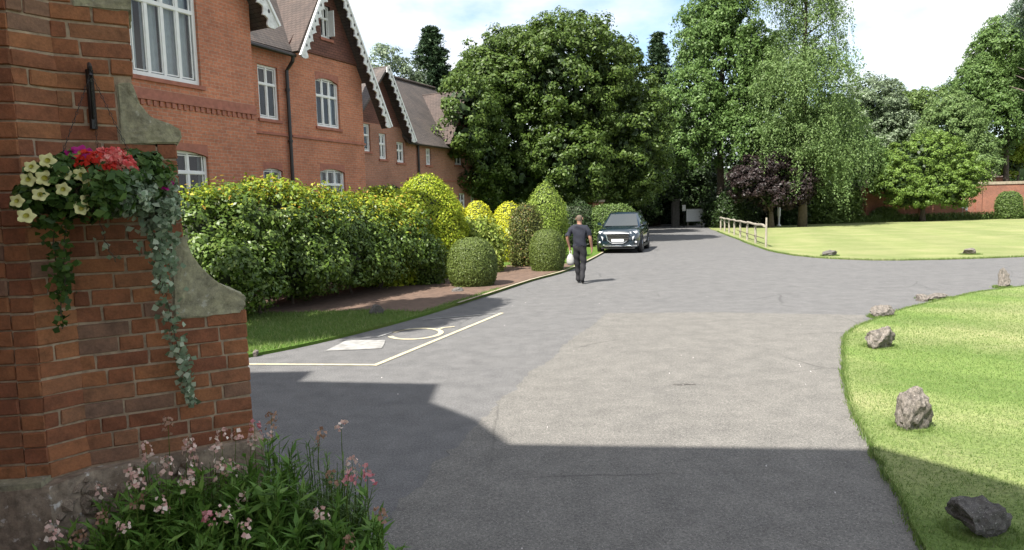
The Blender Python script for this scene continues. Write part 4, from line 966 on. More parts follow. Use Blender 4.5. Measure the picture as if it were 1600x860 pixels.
# the wood beyond the grounds, one mass
rg = np.random.default_rng(90); bl = []
for i in range(52):
    x = -46 + i * 2.5; y = 92 + rg.uniform(-5, 5); h = rg.uniform(7.0, 10.0) if x < 30 else rg.uniform(8, 11)
    if -26 < x < -2: h *= 1.15
    bl.append(((x, y, h * .55), (3.6, 3.2, h * .5)))
for i in range(14): bl.append(((4 + i * 1.4, 76 + rg.uniform(-1, 1), 3.0), (1.8, 1.6, 3.6 + rg.uniform(0, 1.5))))
for i in range(10): bl.append(((-16 + i * 2.6, 66 + rg.uniform(-2, 2), 4.0), (2.4, 2.2, 4.6)))
P, N = clump_cloud(bl, 2200, 44, 1.15, rg, lower=.8)
cm = MB()
for c, r in bl: blob(cm, c, [q * .72 for q in r], rg, 10, 7)
tag(leaves('distant_woodland', P, N, .42, .26, LM['dark'], None, 91, extra=(cm.v, cm.f)), 'dark woodland closing the view beyond the driveway', 'woodland', kind='stuff')
# nettles and tall grass at the wall foot
pp = []; nn = []; ax = []
for i in range(3400):
    x = rg.uniform(26, 50); y = 61.4 + rg.uniform(-.6, .6) + (x - 26) * .01
    h = rg.uniform(.2, .8)
    for k in range(4): pp.append((x + rg.normal() * .08, y + rg.normal() * .08, h * (k + .5) / 4)); nn.append(rg.normal(size=3)); ax.append(np.array([0, 0, 1]) + rg.normal(size=3) * .3)
tag(leaves('tall_grass', np.array(pp), unit(np.array(nn)), .28, .07, LM['mid'], None, 92, axis=np.array(ax)), 'tall grass and weeds along the foot of the garden wall', 'weeds', kind='stuff')

# ================================================================== GARDEN WALL, FENCE, SIGN
gw = empty('garden_wall', (33, 63.2, 0), R(2), 'long brick garden wall with pale coping behind the far lawn', 'wall')
mb = MB().box(0, 24, 0, .33, -.1, 3.2); mb.build('wall', MT['wallbrick'], gw)
for i in range(32):
    MB().box(i * .75 + .004, i * .75 + .746, -.07, .40, 3.203, 3.203 + .26).build('coping', MT['kerb'], gw)
for x in (0.2, 5.4, 10.8, 16.2, 21.6): MB().box(x, x + .55, -.16, -.002, -.1, 3.05).build('pier', MT['wallbrick'], gw)
gw2 = empty('far_outbuilding', (50, 84, 0), 0, 'reddish roofed outbuilding glimpsed above the garden wall at the right edge', 'building')
MB().box(-2, 12, 0, 5, -.1, 4.6).build('wall', MT['wallbrick'], gw2); MB().prism([(-2.4, -.4, 4.5), (-2.4, 5.4, 4.5), (-2.4, 2.5, 7.0)], (15, 0, 0)).build('roof', MT['tilebrown'], gw2)

fence = empty('post_and_rail_fence', (11.15, 29.4, 0), 0, 'pale wooden post and rail fence along the far lawn edge', 'fence')
fe = Vector((5.0, 22.4, 0)); rr = random.Random(6)
for i in range(8):
    p = fe * (i / 7) if i else Vector((0, 0, 0)); h = 1.32 if i == 0 else 1.02 + rr.uniform(-.05, .05)
    mb = MB(); w = .055 if i else .045
    mb.tube([(p.x, p.y, -.1), (p.x + rr.uniform(-.02, .02), p.y, h * .5), (p.x + rr.uniform(-.03, .03), p.y, h)], [w * 1.05, w, w * .85], 8); mb.build('post', MT['wood'], fence)
mb = MB(); pts = []
for i in range(29):
    f = i / 28; p = fe * f; pts.append((p.x + rr.uniform(-.015, .015) - .06, p.y, .97 + .02 * math.sin(i * 1.3) + rr.uniform(-.012, .012)))
mb.tube(pts, [.055 + rr.uniform(-.008, .008) for _ in pts], 7); mb.build('top_rail', MT['wood'], fence)
mb = MB(); mb.tube([(-.06 + .0, .1, .42), (1.2, 5.6, .40), (2.4, 11, .42)], .018, 6); mb.build('low_dark_line', MT['bark'], fence)  # thin dark line low along the near half of the fence

sg = empty('white_sign', (16.95, 62, 0), 0, 'plain white rectangular sign board at the end of the driveway', 'sign')
MB().box(-.76, .76, -.03, 0, .52, 1.62).build('board', simple('sign_white', (.78, .80, .80), .5, var=.05), sg)
for x in (-.66, .6): MB().box(x, x + .07, .002, .07, -.1, 1.55).build('post', MT['wood'], sg)
mb = MB().box(-.80, .80, -.038, .0, .48, .519); mb.box(-.80, .80, -.038, 0, 1.621, 1.66); mb.box(-.80, -.761, -.037, 0, .519, 1.621); mb.box(.761, .80, -.037, 0, .519, 1.621); mb.build('board_frame', simple('sign_frame', (.36, .37, .37), .5), sg)
gp = empty('gate_pier', (15.45, 63.2, 0), 0, 'grey stone gate pier left of the white sign', 'pier')
MB().box(-.32, .32, -.3, .3, -.1, 2.45).build('shaft', MT['rockdark'], gp); MB().box(-.4, .4, -.38, .38, 2.452, 2.62).build('cap', MT['rockdark'], gp)
lp = empty('small_white_plate', (16.0, 62.2, 0), 0, 'small pale plate on a thin post beside the gate pier', 'sign')
MB().tube([(0, 0, -.1), (0, 0, 2.0)], .03, 6).build('post', MT['iron'], lp); MB().box(-.16, .16, -.04, -.031, 1.5, 2.05).build('plate', MT['white'], lp)
wp = empty('white_marker_post', (23.1, 58, 0), 0, 'white marker post in the shade below the purple tree', 'post')
MB().lathe([(.0, 0), (.20, 0), (.18, .12), (.08, .16), (.08, .8), (.14, .9), (.14, 1.5), (.10, 1.62), (0, 1.66)], 10).build('post', MT['white'], wp, True)
ws = empty('white_wall_sign', (42.1, 62.6, 0), 0, 'pair of tiny white notices in front of the garden wall', 'sign')
for x in (-.2, .14): 
    b = MB().box(x, x + .22, -.02, 0, .95 - x * .6, 1.65 - x * .5).build('notice', MT['white'], ws); MB().box(x + .09, x + .13, .001, .03, -.05, 1.6 - x * .5).build('stake', MT['wood'], b)
bp = empty('brick_gate_pier', (4.6, 36.4, 0), R(20), 'red brick pier with pale cap glimpsed behind the car', 'pier')
MB().box(-.33, .33, -.3, .3, -.1, 2.25).build('shaft', MT['wallbrick'], bp); MB().prism([(-.38, -.36, 2.252), (.38, -.36, 2.252), (.38, .36, 2.252), (-.38, .36, 2.252)], (0, 0, .12)).build('cap', MT['kerb'], bp)

# ================================================================== ROCKS ON THE GRASS EDGES
def rock(label, loc, size, seed, mat='rock', rz=0, sink=.12, cuts=12):
    me = lump(seed, 4, cuts, .12); me.materials.append(MT[mat])
    o = link('rock', me, None, None, (loc[0], loc[1], loc[2] - .02 if len(loc) > 2 else .02 + size[2] * (1 - sink) * .5), (0, 0, rz), size)
    return tag(o, label, 'rock', 'rocks edging the grass')
rock('dark angular rock with pale tip on the shaded lawn, nearest the camera', (2.60, 3.62, .13), (.20, .16, .16), 201, 'rockdark', .5)
rock('upright squarish grey stone just beyond the shadow edge on the lawn', (3.27, 5.40, .17), (.145, .12, .21), 202, 'rock', .2, cuts=7)
rock('tilted grey rock with pale top on the lawn tip, second beyond the shadow', (4.72, 8.55), (.22, .17, .24), 203, 'rock', .6)
rock('small pale grey rock at the lawn tip beside the road', (6.05, 10.9), (.20, .15, .16), 204, 'rock', .1)
rock('low flat pair of pale stones along the road edge', (8.1, 12.75), (.34, .16, .10), 205, 'rock', .5)
rock('small rounded stone next to the low flat pale stones', (7.75, 12.62), (.12, .12, .12), 206, 'rock', .5)
rock('pointed grey rock at the lawn edge near the right side', (10.4, 14.15), (.17, .14, .27), 207, 'rock', .9)
rock('dark low rock at the corner of the far lawn', (11.25, 23.7), (.30, .2, .2), 208, 'rockdark', .3)
rock('pale rock on the near edge of the far lawn, by itself at the right', (15.55, 22.7), (.32, .22, .24), 209, 'rock', .2)
rock('dark rock in the shade on the verge grass below the hedge', (-2.55, 12.45), (.18, .14, .14), 210, 'rockdark', .3)
rock('small dark rock at the foot of the nearer box ball', (-1.28, 15.75), (.17, .13, .10), 211, 'rockdark', .8)
rock('small white stone beside the buttress edge by the bay line', (-3.55, 9.1), (.06, .05, .05), 212, 'rock', .8)

# ================================================================== HANGING BASKET ON THE BUTTRESS
HB0 = P3(-.60, 2.02, .24)
HB = empty('hanging_basket', HB0, 0, 'hanging basket of cream, scarlet and magenta flowers on the brick buttress', 'flower basket')
def HL(t, z, off): return P3(t, z, off) - HB0
mb = MB()
q = [HL(-.615, 2.60, .012), HL(-.615, 2.33, .012)]; mb.tube(q, .016, 6)
mb.tube([HL(-.615, 2.58, .01), HL(-.61, 2.60, .14), HL(-.605, 2.565, .245), HL(-.605, 2.535, .25), HL(-.605, 2.53, .235)], .009, 6)
mb.tube([HL(-.615, 2.36, .01), HL(-.612, 2.46, .08), HL(-.61, 2.59, .15)], .007, 6)
mb.build('bracket', MT['iron'], HB)
for dt, do in ((-.17, .10), (.17, .10), (0, -.16)):
    mb = MB(); a = HL(-.605, 2.54, .245); b = HL(-.605 + dt, 2.06, .245 + do); n = 26
    for i in range(n):
        p = a.lerp(b, (i + .5) / n); d = (b - a).normalized(); x = d.cross(FN if i % 2 else FD).normalized()
        ring = [p + d * .0095 * math.cos(w) + x * .0045 * math.sin(w) for w in [k * math.pi / 3 for k in range(7)]]; mb.tube(ring, .0014, 4, False)
    mb.build('chain', MT['iron'], HB)
MB().lathe([(.0, -.10), (.06, -.095), (.11, -.075), (.15, -.035), (.17, .01), (.175, .03), (.165, .032), (.14, .0), (0, .02)], 24).build('coir_liner', simple('coir', (.06, .045, .028), .95, var=.4, scale=40, bump=.8), HB, True)
rg = np.random.default_rng(300)
P, N = clump_cloud([((0, 0, .03), (.24, .22, .10)), (tuple(HL(-.72, 2.06, .3)), (.13, .12, .10)), (tuple(HL(-.44, 2.10, .26)), (.13, .12, .09)), (tuple(HL(-.80, 2.0, .3)), (.09, .09, .09)), (tuple(HL(-.62, 1.99, .36)), (.20, .09, .07))], 260, 22, .06, rg, lower=.6)
leaves('foliage', P, N, .042, .026, LM['basketleaf'], HB, 301)
P, N = clump_cloud([(tuple(HL(-.50, 2.06, .33)), (.10, .08, .07)), (tuple(HL(-.40, 2.01, .30)), (.08, .08, .09)), (tuple(HL(-.36, 1.93, .26)), (.05, .06, .10)), (tuple(HL(-.52, 2.0, .38)), (.08, .05, .07))], 130, 22, .045, rg, lower=.8)
leaves('silver_foliage', P, N, .026, .024, LM['ivy'], HB, 302)
def vine(pts, seed, mat, w=.022, n=60, jit=.02, leaf=(.03, .027)):
    rg = np.random.default_rng(seed); pts = [HL(*p) for p in pts]; sm = []
    for i in range(len(pts) - 1):
        for k in range(8): sm.append(pts[i].lerp(pts[i+1], k / 8) + Vector(rg.normal(size=3) * .004))
    sm.append(pts[-1]); v = MB().tube(sm, .0022, 5).build('trailing_stem', MT['bark'], HB)
    S_ = np.array([tuple(p) for p in sm]); u = np.sort(rg.random(n) ** .85) * (len(sm) - 1.001); i = u.astype(int); f = (u - i)[:, None]
    f2 = 1 - .55 * (u / len(sm))[:, None]
    P = S_[i] * (1 - f) + S_[i + 1] * f + rg.normal(size=(n, 3)) * jit * f2
    N = unit(rg.normal(size=(n, 3)) * .6 + np.array(FN)); leaves('trailing_leaves', P, N, leaf[0], leaf[1], LM[mat], v, seed + 1)
vine([(-.40, 1.97, .28), (-.375, 1.80, .22), (-.385, 1.62, .16), (-.36, 1.42, .12), (-.335, 1.25, .09), (-.315, 1.12, .06), (-.295, .97, .05)], 310, 'ivy', n=260, jit=.032)
vine([(-.44, 1.97, .30), (-.41, 1.85, .26), (-.395, 1.70, .20), (-.39, 1.55, .17)], 312, 'ivy', n=220, jit=.034)
vine([(-.37, 1.95, .26), (-.345, 1.80, .20), (-.34, 1.66, .15)], 314, 'ivy', n=80, jit=.026)
vine([(-.78, 1.98, .26), (-.80, 1.80, .20), (-.79, 1.62, .14), (-.80, 1.42, .10)], 316, 'basketleaf', n=110, jit=.03)
vine([(-.74, 1.95, .28), (-.76, 1.75, .22), (-.77, 1.60, .18)], 318, 'basketleaf', n=90, jit=.03)
vine([(-.62, 1.92, .30), (-.60, 1.80, .27), (-.57, 1.72, .25)], 320, 'ivy', n=10, jit=.02)
THROAT = MB().lathe([(.0, -.006), (.006, -.001), (.0095, .004)], 10).mesh('throat', simple('flower_throat', (.36, .34, .05), .7))
def petunia(r, mat, seed):
    rr = random.Random(seed); vs = [(0, 0, -.35 * r)]; fs = []; n = 20
    for ring, (rad, z) in enumerate(((.35, -.02), (.75, .10), (1.0, .06))):
        for i in range(n):
            a = 2 * math.pi * i / n; k = 1 + (.17 * math.cos(5 * a) if ring == 2 else .06 * math.cos(5 * a) if ring else 0) + rr.uniform(-.03, .03)
            vs.append((r * rad * k * math.cos(a), r * rad * k * math.sin(a), r * (z + (.16 * math.cos(5 * a + 1) + .10 * math.sin(10 * a) if ring == 2 else 0))))
    for i in range(n): fs.append((0, 1 + i, 1 + (i + 1) % n))
    for ring in range(2):
        for i in range(n): fs.append((1 + ring*n + i, 1 + (ring+1)*n + i, 1 + (ring+1)*n + (i+1) % n, 1 + ring*n + (i+1) % n))
    return MB().add(vs, fs).mesh('petunia_flower', PET[mat], True)
rr = random.Random(12)
def flower_at(me, t, z, off, name='petunia_flower', sp=.35):
    d = (FN + FD * rr.uniform(-sp, sp) + Vector((0, 0, rr.uniform(-.1, .5)))).normalized()
    o = link(name, me, HB, None, HL(t, z, off), d.to_track_quat('Z', 'Y').to_euler(), [rr.uniform(.85, 1.12)] * 3)
    if name == 'petunia_flower': link('throat', THROAT, o, None, (0, 0, .0015))
    return o
CR = [petunia(.028, 'cream', i) for i in range(3)]; MG = [petunia(.032, 'magenta', i + 5) for i in range(2)]
for t, z in [(-.915, 2.06), (-.86, 2.065), (-.735, 2.08), (-.74, 1.965), (-.705, 2.04), (-.72, 1.975), (-.955, 1.975), (-.93, 1.915), (-.79, 2.085), (-.845, 2.135), (-.745, 1.94), (-.80, 2.02), (-.88, 2.0), (-.66, 2.0), (-.90, 2.11)]: flower_at(rr.choice(CR), t + .07, z + .015, .43 + rr.uniform(-.015, .02))
for t, z in [(-.75, 2.165), (-.715, 2.175), (-.69, 2.165), (-.40, 2.045)]: flower_at(rr.choice(MG), t + .05, z + .015, .34, sp=.7)
def geranium(mat, seed, r=.05, n=26):
    rg = np.random.default_rng(seed); d = sphere_dirs(rg, n * 5); d[:, 2] = np.abs(d[:, 2]); P = d * r * np.array([1, 1, .75]) + rg.normal(size=d.shape) * .004
    o = leaves('flower_head', P, unit(d + rg.normal(size=d.shape) * .35), .024, .022, PET[mat], HB, seed + 1); return o
for i, (t, z, m, r) in enumerate([(-.68, 2.125, 'redp', .058), (-.64, 2.15, 'pinkred', .042), (-.60, 2.155, 'pinkred', .04), (-.57, 2.12, 'pinkred', .042), (-.61, 2.10, 'redp', .036), (-.55, 2.09, 'pinkred', .032), (-.58, 2.07, 'pinkred', .028)]):
    o = geranium(m, 330 + i, r); o.location = HL(t + .06, z + .015, .385); o.rotation_euler = FN.to_track_quat('Z', 'Y').to_euler()

# ================================================================== FLOWER BED IN THE FOREGROUND
sheet('border_soil', [(-2.6, 2.2), (-1.0, 2.05), (-.45, 2.35), (-.42, 2.9), (-.75, 3.4), (-1.25, 3.62), (-1.38, 3.5), (-2.04, 3.1), (-2.6, 2.95)], .05, MT['darksoil'], .07)
def bed_plant(label, x, y, h, spread, seed, spikes, mat='bed', ns=26, leaf=(.075, .017), cat='flowering plant', per=26):
    h *= 1.42; spread *= 1.2; ns = int(ns * 2.7); leaf = (leaf[0] * 1.05, leaf[1] * 1.05); rg = np.random.default_rng(seed); t = empty('bedding_plant', (x, y, .05), 0, label, cat, 'bedding plants at the foot of the near building')
    PP = []; NN = []; AX = []; sm = MB(); tips = []
    for s in range(ns):
        a = rg.uniform(0, 6.283); r = spread * math.sqrt(rg.random()); hh = h * rg.uniform(.5, 1.0) * (1 - .25 * (r / spread) ** 2)
        b = np.array([math.cos(a) * r * .45, math.sin(a) * r * .45, 0]); e = np.array([math.cos(a) * r, math.sin(a) * r, hh]); m = np.array([b[0] * 1.4, b[1] * 1.4, hh * .55])
        sm.tube([tuple(b), tuple(m), tuple(e)], [.004, .003, .0015], 4, False); tips.append(e)
        f = rg.uniform(.15, 1.0, per); f = f[:, None]
        p = (1 - f) ** 2 * b + 2 * f * (1 - f) * m + f ** 2 * e; an = rg.uniform(0, 6.283, per)
        d = np.stack([np.cos(an), np.sin(an), rg.uniform(.25, 1.0, per)], 1); d = unit(d)
        PP.append(p + d * leaf[0] * .45); AX.append(d); nn = np.cross(d, np.stack([-np.sin(an), np.cos(an), np.zeros(per)], 1)); NN.append(unit(nn * np.sign(nn[:, 2:3] + 1e-6) + rg.normal(size=(per, 3)) * .25))
    tag(sm.build('stems', MT['verge'], t), kind='stuff')
    leaves('foliage', np.vstack(PP), np.vstack(NN), leaf[0], leaf[1], LM[mat], t, seed + 1, axis=np.vstack(AX))
    for (dx, dy, z, m, ln) in spikes:
        n = int(26 * ln / .1); rgs = np.random.default_rng(seed * 7 + int(z * 100) + int(dx * 100))
        u = rgs.random(n); an = rgs.uniform(0, 6.283, n); rad = .028 * (1 - .4 * u)
        p = np.stack([np.cos(an) * rad, np.sin(an) * rad, u * ln], 1) + rgs.normal(size=(n, 3)) * .004
        nrm = unit(np.stack([np.cos(an), np.sin(an), rgs.uniform(-.2, .8, n)], 1) + rgs.normal(size=(n, 3)) * .4)
        st = MB().tube([(0, 0, -z * .8), (rgs.normal() * .01, rgs.normal() * .01, -.1), (0, 0, ln)], [.003, .0025, .001], 4)
        z *= 1.34; o = leaves('flower_spike', p, nrm, .022, .019, PET[m], t, seed + 5); o.location = (dx, dy, z)
        so = st.build('flower_stem', MT['verge'], o)
    return t
bed_plant('bushy plant with pale pink spikes against the flint plinth, leftmost in the bed', -1.72, 2.72, .50, .24, 401, [(-.05, .05, .50, 'pink', .07), (.10, .02, .55, 'pink', .09), (.02, -.08, .46, 'dry', .06)])
bed_plant('plant with faded flower heads in front of the brick corner', -1.62, 3.0, .55, .20, 402, [(.02, .02, .64, 'dry', .09), (-.08, 0, .56, 'pink', .09), (.10, .05, .56, 'pink', .08)])
bed_plant('plant with clustered pale pink spikes below the trailing stem', -1.38, 2.95, .55, .22, 403, [(-.06, -.05, .53, 'pink', .10), (.05, -.03, .52, 'pink', .09), (-.14, .08, .58, 'pink', .07), (.0, .12, .60, 'pink', .06)])
bed_plant('bright green plant with rosy spikes at the foot of the buttress edge', -1.18, 3.12, .58, .20, 404, [(-.07, .02, .60, 'rose', .08), (.0, .05, .62, 'dry', .09), (-.16, -.05, .48, 'pink', .09)])
bed_plant('tall thin-leaved plant rising against the dark tarmac', -.98, 3.18, .58, .18, 405, [(.03, 0, .56, 'dry', .07), (.14, -.03, .61, 'pink', .05)], 'bedfine', 30, (.06, .008))
bed_plant('airy fine-stemmed plant with a rose head, next to the tarmac', -.86, 3.0, .52, .18, 406, [(.10, .0, .50, 'pink', .07), (.02, -.06, .48, 'dry', .05)], 'bedfine', 28, (.06, .009))
bed_plant('low plant with two bright rose heads at the tarmac edge', -.74, 2.86, .46, .17, 407, [(.0, .0, .50, 'rose', .07), (.08, .02, .50, 'rose', .075)], 'bed', 20)
bed_plant('bright leafy plant without flowers in the middle of the bed', -1.08, 2.9, .54, .2, 408, [(-.16, .02, .42, 'pink', .06)], 'bed', 26, (.09, .018), per=24)
bed_plant('low leafy plant with a single white spike at the bottom edge', -.86, 2.62, .42, .2, 409, [(.05, .05, .45, 'pink', .06)], 'bed', 24)
bed_plant('sprawling plant with dry heads at the right end of the bed', -.6, 2.66, .36, .16, 410, [(.03, .02, .43, 'dry', .07), (-.1, -.02, .36, 'dry', .06)], 'bed', 18)
bed_plant('leafy plant with cream and coral spikes at the bottom edge', -1.25, 2.62, .46, .22, 411, [(.05, .02, .46, 'pink', .07), (-.03, .05, .44, 'rose', .07), (.14, .0, .42, 'pink', .06)])
bed_plant('dense green plant at the bottom left of the bed', -1.52, 2.55, .42, .2, 412, [(-.04, .0, .46, 'pink', .06)])

bed_plant('plant with a crowd of pale pink heads leaning on the flint plinth', -1.56, 2.86, .50, .22, 413, [(-.12, .02, .50, 'pink', .08), (.0, .04, .54, 'pink', .09), (.1, .0, .50, 'pink', .08), (.04, -.1, .45, 'pink', .07), (-.06, -.1, .47, 'dry', .06)])
bed_plant('plant with many small white-pink blooms below the buttress brickwork', -1.34, 3.16, .52, .2, 414, [(-.12, .0, .54, 'pink', .07), (-.03, .05, .57, 'pink', .06), (.06, .0, .55, 'pink', .07), (.12, .06, .56, 'pink', .05)])
bed_plant('low plant with cream heads at the far left of the bed', -1.84, 2.58, .42, .2, 415, [(-.04, .03, .44, 'pink', .07), (.08, .0, .42, 'dry', .06)])

# ================================================================== PARKED CAR
CAR = empty('parked_car', (5.12, 30.35, 0), 0, 'dark blue-black SUV parked facing the camera beside the clipped hedge', 'car')
CAR.rotation_euler = (0, 0, math.atan2(-math.cos(R(17)), -math.sin(R(17))))
m = Mat('car_paint'); m.col((.010, .020, .030)); m.set(.22, .0, .6); m.b.inputs['Coat Weight'].default_value = 1; m.b.inputs['Coat Roughness'].default_value = .03; PAINT = m.m
TRIM = simple('black_trim', (.012, .012, .013), .5); CHROME = simple('chrome', (.6, .62, .64), .18, 1.0); TYRE = simple('tyre', (.015, .015, .016), .85)
m = Mat('car_glass'); m.col((.012, .018, .02)); m.set(.03, 0, 1.0); m.b.inputs['Coat Weight'].default_value = 1; CGLASS = m.m
m = Mat('lamp_lens'); m.col((.75, .78, .8)); m.set(.08, .3, .8); LENS = m.m
def ring(hw, zb, zt, x):
    h = [(0, zb), (hw*.84, zb), (hw*.97, zb + .1), (hw, zb + .30), (hw*.992, zt - .22), (hw*.95, zt - .07), (hw*.82, zt), (hw*.4, zt + .025), (0, zt + .03)]
    return [(x, y, z) for y, z in h] + [(x, -y, z) for y, z in h[-2:0:-1]]
ST = [(2.20, .60, .36, .74), (2.16, .74, .28, .90), (2.02, .85, .22, .985), (1.75, .905, .21, 1.03), (1.3, .92, .21, 1.075), (.95, .925, .21, 1.11), (0, .93, .21, 1.11), (-1.2, .93, .21, 1.13), (-1.85, .91, .23, 1.13), (-2.12, .84, .32, 1.08), (-2.2, .74, .42, .98)]
mb = MB(); rings = [ring(hw, zb, zt, x) for x, hw, zb, zt in ST]; n = len(rings[0]); vs = [v for r_ in rings for v in r_]; fs = []
for i in range(len(rings) - 1):
    for k in range(n): fs.append((i*n+k, i*n+(k+1) % n, (i+1)*n+(k+1) % n, (i+1)*n+k))
fs.append(tuple(range(n - 1, -1, -1))); fs.append(tuple(range((len(rings)-1)*n, len(rings)*n))); mb.add(vs, fs)
body = mb.build('body', PAINT, CAR, True)
# cabin
CB = [((1.02, .80, 1.10), (.22, .60, 1.66)), ((.1, .835, 1.12), (-.1, .625, 1.70)), ((-1.1, .83, 1.13), (-1.1, .62, 1.71)), ((-2.06, .76, 1.12), (-1.62, .57, 1.64))]
mb = MB(); vs = []
for lo, hi in CB:
    mid = [(lo[i] + hi[i]) / 2 + (.025 if i == 1 else 0) for i in range(3)]; cr = (hi[0], hi[1] * .5, hi[2] + .03)
    half = [lo, mid, hi, cr]; vs += [tuple(p) for p in half] + [(p[0], -p[1], p[2]) for p in half[::-1]]
fs = []
for i in range(3):
    for k in range(7): fs.append((i*8+k, i*8+k+1, (i+1)*8+k+1, (i+1)*8+k))
fs += [tuple(range(7, -1, -1)), tuple(range(24, 32))]
mb.add(vs, fs).build('cabin', PAINT, CAR, True)
def patch(pts, mat, name, par=CAR, push=(0, 0, 0)): return MB().prism([Vector(p) + Vector(push) for p in pts], Vector((-.012, 0, -.008))).build(name, mat, par)
patch([(1.035, -.73, 1.135), (1.035, .73, 1.135), (.30, .55, 1.635), (.30, -.55, 1.635)], CGLASS, 'windscreen')
patch([(-2.09, -.66, 1.17), (-2.09, .66, 1.17), (-1.68, .5, 1.6), (-1.68, -.5, 1.6)], CGLASS, 'rear_window')
for s in (1, -1):
    for a, b, c, d in (((.82, .828, 1.16), (.05, .852, 1.16), (-.08, .648, 1.64), (.28, .638, 1.60)), ((-.02, .853, 1.16), (-1.05, .852, 1.17), (-1.07, .652, 1.65), (-.14, .65, 1.645)), ((-1.12, .85, 1.18), (-1.85, .80, 1.2), (-1.62, .63, 1.56), (-1.13, .65, 1.645))):
        MB().prism([Vector((p[0], s * p[1], p[2])) for p in (a, b, c, d)], (0, -s * .012, 0)).build('side_window', CGLASS, CAR)
    # headlight, daytime lamp, fog lamp, mirror
    hl = MB().prism([(2.125, s*.50, .90), (2.03, s*.80, .93), (1.97, s*.845, .87), (2.10, s*.72, .80), (2.155, s*.52, .83)], (.035, s*.006, .012)).build('headlight', LENS, CAR)
    MB().prism([(2.185, s*.60, .70), (2.15, s*.70, .74), (2.175, s*.62, .55)], (.03, s*.008, 0)).build('running_light', LENS, hl)
    MB().prism([(2.16, s*.70, .52), (2.09, s*.82, .54), (2.08, s*.82, .42), (2.17, s*.68, .40)], (.025, s*.01, 0)).build('fog_lamp', TRIM, CAR)
    MB().lathe([(0, .0), (.045, .0), (.05, .012), (0, .02)], 12, (0, 0, 0)).build('fog_lens', LENS, CAR, True, (2.165, s*.76, .47), (0, R(90), 0))
    mm = MB().prism([(.86, s*.90, 1.16), (.84, s*1.06, 1.17), (.84, s*1.07, 1.29), (.86, s*.92, 1.28)], (-.10, 0, 0)).build('wing_mirror', PAINT, CAR); MB().tube([(.80, s*.84, 1.15), (.82, s*.95, 1.18)], .025, 6).build('mirror_arm', TRIM, mm)
    MB().prism([(1.62, s*.925, .22), (-1.6, s*.935, .22), (-1.6, s*.935, .34), (1.62, s*.925, .34)], (0, s*.012, 0)).build('sill_trim', TRIM, CAR)
    MB().tube([(-1.7, s*.56, 1.72), (-1.2, s*.6, 1.765), (-.2, s*.61, 1.755), (.1, s*.58, 1.70)], .018, 6).build('roof_rail', CHROME, CAR)
    MB().box(-.45, -.25, s*.94 - .012, s*.94 + .012, .88, .91).build('door_handle', PAINT, CAR)
    for xw in (1.36, -1.34):
        mb = MB(); pr = []
        mb.lathe([(.19, -.11), (.31, -.115), (.345, -.07), (.35, 0), (.345, .07), (.31, .115), (.19, .11), (.19, -.11)], 26)
        w = mb.build('wheel', TYRE, CAR, True, (xw, s * .85, .35), (R(90), 0, 0))
        mb = MB().lathe([(.0, -s*-.06), (.05, .07 * -s), (.07, .065 * -s)], 16); 
        for k in range(5):
            a = 2 * math.pi * k / 5; c, sn = math.cos(a), math.sin(a)
            mb.prism([(c*.04 - sn*.03, sn*.04 + c*.03, -s*.08), (c*.04 + sn*.03, sn*.04 - c*.03, -s*.08), (c*.2 + sn*.035, sn*.2 - c*.035, -s*.1), (c*.2 - sn*.035, sn*.2 + c*.035, -s*.1)], (0, 0, s*.03))
        mb.lathe([(.185, -s*.115), (.2, -s*.118), (.2, -s*.08), (.185, -s*.08)], 24); mb.build('rim', CHROME, w, True)
        MB().lathe([(.36, -.09), (.41, -.09), (.41, .09), (.36, .09)], 26).build('wheel_arch', TRIM, CAR, True, (xw, s * .862, .37), (R(90), 0, 0))
gr = MB().prism([(2.19, -.47, .82), (2.19, .47, .82), (2.215, .40, .56), (2.215, .22, .46), (2.215, -.22, .46), (2.215, -.40, .56)], (.018, 0, 0)).build('grille', TRIM, CAR)
mb = MB()
for z in (.54, .61, .68, .75): mb.box(2.228, 2.242, -.40 - (z - .5) * .15, .40 + (z - .5) * .15, z, z + .018)
mb.build('grille_bars', CHROME, gr)
mb = MB(); P_ = [(2.235, -.49, .84), (2.235, .49, .84), (2.235, .42, .55), (2.235, .24, .44), (2.235, -.24, .44), (2.235, -.42, .55)]
mb.tube(P_ + [P_[0]], .016, 6, False); mb.build('grille_surround', CHROME, gr)
MB().box(2.236, 2.25, -.26, .26, .50, .61).build('number_plate', simple('plate', (.55, .56, .56), .5), CAR)
MB().prism([(2.10, -.80, .30), (2.19, -.55, .29), (2.19, .55, .29), (2.10, .80, .30), (2.10, .80, .36), (2.19, .55, .35), (2.19, -.55, .35), (2.10, -.80, .36)], (.03, 0, 0)).build('bumper_strip', CHROME, CAR)
MB().box(1.9, 2.17, -.7, .7, .20, .285).build('lower_bumper', TRIM, CAR)

